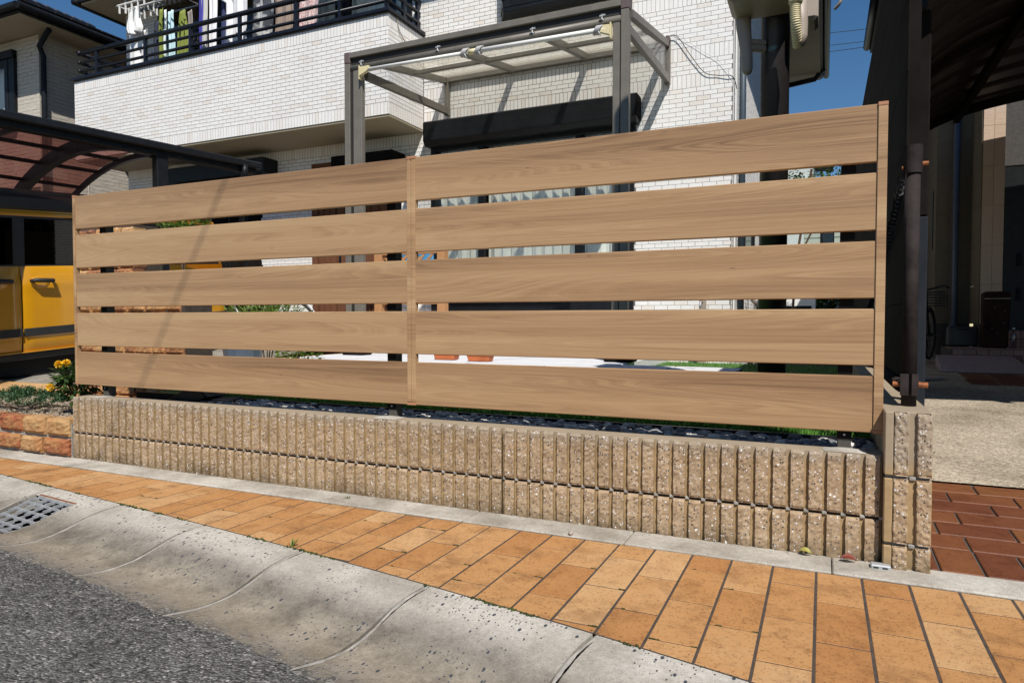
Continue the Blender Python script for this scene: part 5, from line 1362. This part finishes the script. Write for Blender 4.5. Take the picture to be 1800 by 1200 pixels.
for k in range(8):
    p = Vector((-9.10, 3.84, WZ + .20)).lerp(Vector((-12.0, 6.9, 6.40)), k / 8 + .01); q = Vector((-9.10, 3.84, WZ + .20)).lerp(Vector((-12.0, 6.9, 6.40)), (k + 1) / 8 + .02)
    b = B(); b.bar(p + Vector((0, 0, .02)), q, .15, .07); b.obj('ridge_tile', MSLATE, rfl, bevel=.02)
b = B(); b.tube([(WX - .02 + .40, 4.36, WZ - .03), (WX + .30, 4.36, WZ - .08), (WX + .055, 4.40, WZ - .22), (WX + .055, 4.46, WZ - .35), (WX + .055, 4.46, -.3)], .04, 10); b.obj('downspout', MGREYP, lh, smooth=True)

# ================================================================== RIGHT NEIGHBOUR: DRIVEWAY, CARPORT, HOUSE
rd = struct('driveway')
def rz(y): return -.405 + .045 * max(y, 0)
b = B(); b.grid(lambda u, v: (2.145 + 7 * u, 1.085 + 4.5 * v, rz(1.085 + 4.5 * v)), 2, 4); b.obj('aggregate_slab', MAGG, rd)
b = B(); b.grid(lambda u, v: (2.145 + 7 * u, -.05 + 1.135 * v, rz(-.05 + 1.135 * v) - .008), 2, 2); b.obj('joint_bed', MJG, rd)
b = B(); b.grid(lambda u, v: (2.145 + 9 * u, 5.59 + 3.5 * v, rz(5.59) + .02 * v), 2, 2); b.obj('rear_paving', MAGG, rd)
def ptile(x0, x1, y0, y1, mat, parent, name='paving_tile', up=.0):
    e = .003
    v_ = [(x0, y0, rz(y0) - .02), (x1, y0, rz(y0) - .02), (x1, y1, rz(y1) - .02), (x0, y1, rz(y1) - .02)]
    b = B(); b.hexa(v_ + [(x, y, rz(y) + up) for x, y, _ in v_]); return b.obj(name, mat, parent, bevel=.003)
rowsY = [(-.045, .175)] + [(.182 + .147 * i, .182 + .147 * i + .1395) for i in range(6)]
for i, (ya, yb) in enumerate(rowsY):
    if i == 0:
        xs3 = [2.146, 2.176] + [2.184 + .1185 * k for k in range(20)]
        ptile(2.147, 2.170, ya, yb, MTR, rd)
        for k in range(18): ptile(2.178 + .119 * k, 2.178 + .119 * k + .111, ya, yb, MTR, rd)
    else:
        x = 2.147 - (.0 if i % 2 else .12)
        off_ = [.0, .148, .075, .165, .07, .175, .06][i]
        x = 2.147 + off_ - .234
        while x < 4.3:
            xa = max(x, 2.147)
            if x + .226 - xa > .01: ptile(xa, x + .226, ya, yb, MTR, rd)
            x += .234
for k in range(5): ptile(3.03 + .235 * k, 3.03 + .235 * k + .228, 4.66, 5.02, MTR, rd, up=.004); ptile(3.06 + .235 * k, 3.06 + .235 * k + .228, 5.03, 5.55, MTR, rd, up=.004)
wdt = thing('driveway_weed', 'small weed with green and dry leaves growing beside the block pier', 'weed', (2.30, 1.35, rz(1.35)))
b = B(); foliage(b, (2.24, 1.62, rz(1.6) + .03), (.05, .05, .03), 60, .035, .012, .6, (.2, 1)); b.obj('foliage', MLEAFY, wdt)
b = B(); foliage(b, (2.29, 1.58, rz(1.58) + .01), (.10, .05, .012), 90, .022, .008, .1, (0, 1)); b.obj('dry_foliage', simple('dry_weed', (.17, .07, .03), .9, var=.5, scale=60), wdt)
# net screen and its pipe post on the side wall
pp = thing('pipe_post', 'weathered brown scaffold pipe with clamps standing on the block pier', 'post', (2.098, .10, .083))
b = B(); b.tube([(2.094, .10, .083), (2.094, .10, .885)], .0225, 20); b.obj('pipe', MPIPE, pp, smooth=True)
b = B(); b.tube([(2.094, .10, .845), (2.094, .10, .935)], .0275, 20); b.obj('sleeve', MPIPE, pp)
for z in (.155,):
    b = B(); b.tube([(2.060, .10, z), (2.128, .10, z)], .012, 8); b.box(2.066, .068, z - .035, 2.090, .078, z + .035); b.box(2.099, .068, z - .035, 2.118, .078, z + .035); b.obj('clamp', MPIPE, pp)
    B().tube([(2.118, .075, z), (2.145, .075, z)], .009, 8).obj('clamp_bolt', MRUST, pp)
    B().tube([(2.045, .085, z), (2.066, .085, z)], .009, 8).obj('clamp_bolt', MRUST, pp)
B().tube([(2.118, .10, .875), (2.138, .10, .875)], .007, 8).obj('clamp_bolt', MRUST, pp); B().tube([(2.062, .10, .865), (2.072, .10, .865)], .007, 8).obj('clamp_bolt', MRUST, pp)
ns = thing('screen_panel', 'dark side screen with horizontal seams standing on the side wall behind the pipe post', 'screen', (2.08, 1.5, .083))
for i in range(7):
    z0 = .16 + i * .265
    B().box(2.085, .24, z0, 2.093, 4.6, z0 + .2646).obj('screen_board', MDARK if False else MDBR, ns, bevel=.002)
B().tube([(2.075, .14, .145), (2.075, 4.6, .145)], .022, 10).obj('bottom_pipe', MPIPE, ns, smooth=True)
for y in (.30, 2.2, 4.2): B().box(2.094, y - .02, .083, 2.13, y + .02, 2.02).obj('screen_post', MDBR, ns)
ch = thing('coil_chain', 'black coiled strap slung along the top of the dark side screen', 'strap', (2.06, 1.0, .8))
b = B()
pts = []
for i in range(260):
    t = i / 259; y = .14 + 1.7 * t; z = .84 - .50 * t + .10 * t * t; a = i * 1.15
    pts.append((2.068 + .012 * math.cos(a), y, z + .014 * math.sin(a)))
b.tube(pts, .0035, 5); b.obj('coil', MCABLE, ch)
rc = thing('dark_carport', 'dark brown carport with curved roof over the right driveway', 'carport', (3.2, 1.2, -.3))
B().box(2.292, 1.975, rz(2) - .1, 2.362, 2.04, .95).obj('post_sleeve', MGREYP, rc, bevel=.006)
B().box(2.258, 1.982, .951, 2.362, 2.06, 2.10).obj('post', MDBR, rc, bevel=.01)
def rxl(y): return 2.19 + .035 * (y - 2.0)
def rcz(x, y): u = max(0, x - rxl(y)); return 2.10 + .75 * (1 - math.exp(-u * 2.6)) + .10 * u
Y0r, Y1r = 1.50, 7.22
for i in range(12):
    ya, yb = Y0r + (Y1r - Y0r) * i / 12, Y0r + (Y1r - Y0r) * (i + 1) / 12 + .004
    def rfn(u, v):
        y = ya + (yb - ya) * v; x = rxl(y) + 4.4 * u ** 1.6; return (x, y, rcz(x, y))
    b = B(); b.grid(rfn, 22, 1); o = b.obj('roof_panel', MROOFD, rc, smooth=True); sd = o.modifiers.new('solid', 'SOLIDIFY'); sd.thickness = .012
for y in (2.05, 4.60, 7.14):
    b = B(); xs_ = [rxl(y) + .01 + 4.3 * (i / 20) ** 1.6 for i in range(21)]
    for a, c in zip(xs_, xs_[1:]): b.bar((a, y, rcz(a, y) - .045), (c, y, rcz(c, y) - .045), .06, .085)
    b.obj('rafter', MDBR, rc)
for x in (3.25, 4.6): B().bar((x, Y0r, rcz(x, Y0r) - .09), (x, Y1r, rcz(x, Y1r) - .09), .06, .09).obj('purlin', MDBR, rc)
b = B(); b.prism([(2.165, -.07), (2.235, -.07), (2.25, .02), (2.238, .022), (2.228, -.05), (2.177, -.05), (2.177, .05), (2.165, .05)], 'y', Y0r, Y1r + .02)
b.v = [(x + rxl(y) - 2.2, y, z + 2.10) for x, y, z in b.v]; b.obj('gutter', MDBR, rc, fix=True)
B().box(2.205, 1.90, 2.085, 2.335, 1.975, 2.155).obj('gutter_end', MGREYP, rc, bevel=.004)
b = B(); b.tube([(2.285, 1.93, 2.6), (2.285, 1.93, 2.155)], .048, 18); b.obj('upper_pipe', MGREYP, rc, smooth=True)
b = B(); b.tube([(2.21, 2.05, 2.05), (2.212, 2.03, 1.95), (2.222, 2.0, 1.86), (2.228, 2.0, -.3)], .024, 12); b.obj('downspout', MDBR, rc, smooth=True)
for x, y in ((6.3, 2.1), (6.3, 7.1), (2.45, 7.1)): B().box(x - .05, y - .05, rz(y) - .1, x + .05, y + .05, rcz(x, y) - .06).obj('post', MDBR, rc)
# right house
rh = thing('tan_house', 'tan panelled neighbour house at the right with a dark entrance in deep shade', 'house', (4.0, 8.0, -.1))
Y7 = 7.5
b = B(); b.box(3.58, Y7 + .012, -.15, 3.80, Y7 + .4, 5.2); b.box(3.36, Y7 + .62, -.15, 3.579, Y7 + .9, 5.2)
b.box(3.212, Y7 + .75, -.15, 3.359, Y7 + 2.5, 5.2); b.box(2.62, Y7 + 2.501, -.4, 3.359, Y7 + 2.9, 5.2); b.box(3.801, Y7 + .38, -.15, 4.7, Y7 + .55, .25); b.box(3.801, Y7 + .38, 2.30, 7.0, Y7 + .55, 5.2); b.box(4.7, Y7 + .012, -.15, 7.5, Y7 + .38, 5.2); rw = b.obj('wall', MJG, rh)
B().box(6.75, 2.4, -.3, 7.0, Y7 - .001, 4.6).obj('added_shade_wall', MRH, rh)  # unseen wall added to keep open sky light off the entrance side
panels(3.578, 3.802, .33, 4.6, 'F', Y7, (), .112, .48, MRH, rw, 'wall_panel', .003)
panels(4.70, 7.5, .33, 4.6, 'F', Y7, (), .46, .48, MRH, rw, 'wall_panel', .003)
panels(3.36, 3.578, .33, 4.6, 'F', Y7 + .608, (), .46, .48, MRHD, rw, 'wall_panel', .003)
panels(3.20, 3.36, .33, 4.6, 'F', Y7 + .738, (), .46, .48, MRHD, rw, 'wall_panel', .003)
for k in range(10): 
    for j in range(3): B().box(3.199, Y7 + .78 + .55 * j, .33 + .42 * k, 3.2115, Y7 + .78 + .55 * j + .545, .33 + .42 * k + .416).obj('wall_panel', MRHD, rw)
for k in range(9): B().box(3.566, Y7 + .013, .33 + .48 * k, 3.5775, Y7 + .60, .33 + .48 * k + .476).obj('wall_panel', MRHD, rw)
B().box(3.19, Y7 + 1.02, 1.35, 3.198, Y7 + 1.12, 2.15).obj('slit_window', MBLK, rh)
b = B(); b.tube([(3.395, Y7 + .55, 5.1), (3.395, Y7 + .55, .34), (3.36, Y7 + .53, .22), (3.36, Y7 + .53, .0)], .036, 12); b.obj('downspout', simple('blue_downspout', (.06, .08, .12), .4), rh, smooth=True)
rdoor = B().box(3.803, Y7 + .39, .25, 4.69, Y7 + .43, 2.299).obj('entrance_door', MBLK, rh)
for z in (1.05, .62): B().box(4.02, Y7 + .374, z, 4.07, Y7 + .389, z + .16).obj('door_plate', MGREYP, rdoor)
B().box(4.12, Y7 + .365, .75, 4.15, Y7 + .389, 1.6).obj('door_handle', MGREYP, rdoor)
b = B(); b.box(3.0, Y7 - .25, 4.62, 7.6, Y7 + 3, 4.75); b.obj('eave', MDBR, rh)
stp = B().box(3.18, 6.72, -.15, 7.2, 7.49, .045).obj('entrance_step', MJG, rh)
b = B(); b.box(3.801, 7.18, .046, 7.2, 7.489, .26); st2 = b.obj('upper_step', MJG, rh)
def stepface(x0, x1, z0, z1, y, pw, parent):
    x = x0
    while x < x1: B().box(x, y, z0, min(x + pw - .006, x1), y + .012, z1).obj('step_tile', simple_step, parent); x += pw
simple_step = stone_mat('step_tile', [(.2, (.24, .14, .115)), (.8, (.34, .21, .18))], 12, .2)
stepface(3.19, 5.0, -.02, .04, 6.708, .115, stp); stepface(3.19, 5.0, -.10, -.03, 6.708, .115, stp)
stepface(3.81, 5.0, .16, .25, 7.168, .115, st2); stepface(3.81, 5.0, .055, .152, 7.168, .115, st2)
tb_ = B().box(3.17, 6.70, .0455, 7.2, 7.166, .058).obj('step_top', simple_step, stp)
rp = thing('ramp_plate', 'flat pinkish grey kerb ramp lying in front of the entrance step', 'ramp', (3.4, 5.9, rz(5.8)))
for a, c in ((2.93, 3.735), (3.742, 4.55)):
    b = B(); b.hexa([(a, 5.60, -.150), (c, 5.60, -.150), (c, 6.62, -.150), (a + .08, 6.62, -.150), (a, 5.60, -.135), (c, 5.60, -.135), (c, 6.62, -.02), (a + .08, 6.62, -.02)]); b.obj('ramp_section', simple('ramp_rubber', (.30, .235, .24), .85, var=.15, scale=15, bmp=.2), rp, bevel=.008)
pbx = thing('storage_box', 'tall dark brown box with rounded top and spots standing on the entrance step', 'box', (3.62, 6.95, .06))
b = B(); b.prism([(3.50, .06), (3.735, .06), (3.755, .66), (3.735, .70), (3.515, .70), (3.495, .67)], 'y', 6.82, 7.0); bx_ = b.obj('body', simple('dark_brown_box', (.022, .009, .006), .7, var=.6, scale=5, spec=.1), pbx, fix=True, bevel=.015)
B().box(3.498, 6.815, .615, 3.752, 6.819, .622).obj('lid_seam', MBEI, bx_)
for x, z in ((3.60, .52), (3.70, .48), (3.69, .34), (3.58, .28), (3.63, .23)): B().ball((x, 6.818, z), (.014, .004, .010), 10, 5).obj('knob', MBUM, bx_)
bt = thing('water_bottle', 'clear plastic water bottle standing right of the dark brown box', 'bottle', (3.80, 6.9, .06))
b = B(); b.tube([(3.80, 6.9, .06), (3.80, 6.9, .22), (3.80, 6.9, .25), (3.80, 6.9, .27)], [.032, .032, .014, .014], 12); b.obj('bottle', glassy('bottle_plastic', (.8, .8, .82), .05, .1), bt, smooth=True)
B().tube([(3.80, 6.9, .271), (3.80, 6.9, .288)], .015, 10).obj('cap', MWHT, bt)
bx2 = thing('utility_chest', 'low dark grey chest standing against the tan wall left of the brown box', 'chest', (3.42, 7.3, .06))
b = B(); b.box(3.22, 7.20, .059, 3.52, 7.45, .30); cb = b.obj('body', MBUM, bx2, bevel=.02); B().box(3.30, 7.192, .255, 3.43, 7.199, .27).obj('grip', MGREYP, cb)
bicycle('bicycle', 'dark bicycle parked in the shade behind the right carport post', (2.93, 7.35, -.14), 1.25, MBLK, MBLK)
pt = thing('plant_saucer', 'pale round saucer lying on the shaded driveway beside the carport post', 'saucer', (2.66, 4.9, rz(4.9)))
b = B(); b.tube([(2.70, 5.0, rz(5.0)), (2.70, 5.0, rz(5) + .02)], [.16, .18], 20); b.obj('dish', simple('saucer_grey', (.35, .28, .27), .8), pt)
# neighbour eave seen at the top right and the far houses beyond
ue = thing('far_eave', 'dark eave of another house showing beside the right carport gutter', 'eave', (3.0, 9.0, 5.0))
b = B(); b.box(2.52, 7.2, 4.64, 6.5, 10.0, 4.66); b.obj('soffit', MSOF, ue); b = B(); b.box(2.46, 7.15, 4.661, 6.5, 10.0, 4.80); b.obj('fascia', MBLK, ue)
b = B(); b.tube([(2.42, 7.15, 4.76), (2.42, 10.0, 4.76)], .06, 10); b.obj('gutter', MBLK, ue, smooth=True)
fh = thing('far_house', 'distant house with blue slate roof and pale siding beyond the garden', 'house', (1.0, 21, 0))
b = B(); b.box(-3.0, 20.5, -.4, 1.5, 25, 5.9); fw_ = b.obj('wall', simple('pale_siding', (.55, .60, .56), .8, var=.05), fh)
b = B(); b.hexa([(-3.5, 20, 5.9), (2.1, 20, 5.9), (2.1, 25.5, 5.9), (-3.5, 25.5, 5.9), (-2.0, 22.2, 7.25), (.2, 22.2, 7.25), (.2, 23, 7.25), (-2.0, 23, 7.25)]); b.obj('roof', MSLATEB, fh)
for i in range(7): B().box(-.3 + .35 * i, 20.02, 6.02, -.26 + .35 * i, 20.06, 6.14).obj('snow_guard', MGALV, fh)
gh = thing('garden_house', 'pale green sided house with dark window frames behind the garden climbers', 'house', (2.6, 12, 0))
b = B(); b.box(1.45, 13.0, -.4, 2.55, 15, 2.9)
b2 = b.obj('wall', simple('green_siding', (.42, .48, .42), .8, var=.05), gh)
for i in range(12): B().box(1.455, 12.985, .1 + .22 * i, 2.545, 12.999, .30 + .22 * i).obj('siding_board', b2.data.materials[0], b2)
fw2 = B().box(1.78, 12.95, 1.3, 2.02, 12.984, 2.6).obj('window', MBLK, gh); B().box(1.80, 12.94, 1.35, 2.0, 12.949, 2.55).obj('pane', MGLS, fw2)
hd = thing('hedge', 'dark green hedge filling the shaded back of the garden', 'hedge', (1.7, 8.3, -.1))
foliage(B(), (1.65, 8.6, .45), (.50, .35, .62), 3800, .09, .045, .2, (0, .35), .2).obj('foliage', MLEAF, hd)
b = B()
for k in range(6): b.tube([(1.3 + .14 * k, 8.6, -.1), (1.3 + .14 * k + rnd(-.1, .1), 8.6, .8)], .015, 5)
b.obj('stems', MSTEM, hd)
vn = thing('climbing_plant', 'leafy climber with hanging sprays in the top right gap of the fence', 'plant', (1.75, 6.0, -.1))
b = B()
for k in range(16):
    x, y = 1.45 + .045 * k + rnd(-.03, .03), 5.6 + rnd(-.3, .3); z = 1.95 + rnd(-.1, .15)
    foliage(b, (x, y, z - .16 * (k % 3)), (.06, .06, .15), 60, .045, .026, -.3, (.1, .8))
b.obj('foliage', MLEAF, vn)
b = B(); b.tube([(1.5, 5.7, -.1), (1.55, 5.7, 1.0), (1.7, 5.6, 2.0)], .015, 6); b.tube([(1.55, 5.7, 1.0), (2.0, 5.6, 1.95)], .01, 6); b.obj('stems', MSTEM, vn)

# overhead service drop from the street to the service pole; its soft shadow falls across the left boards
sc_ = B().tube([(.03, -8.0, 5.19), (.53, -5.5, 5.188), (1.024, -3.076, 5.188), (1.42, -1.1, 5.18), (1.62, .4, 5.12), (1.585, 1.40, 5.0)], .0062, 8).obj('service_drop', MCABLE)
tag(sc_, 'black service cable running overhead from the street to the service pole', 'cable')
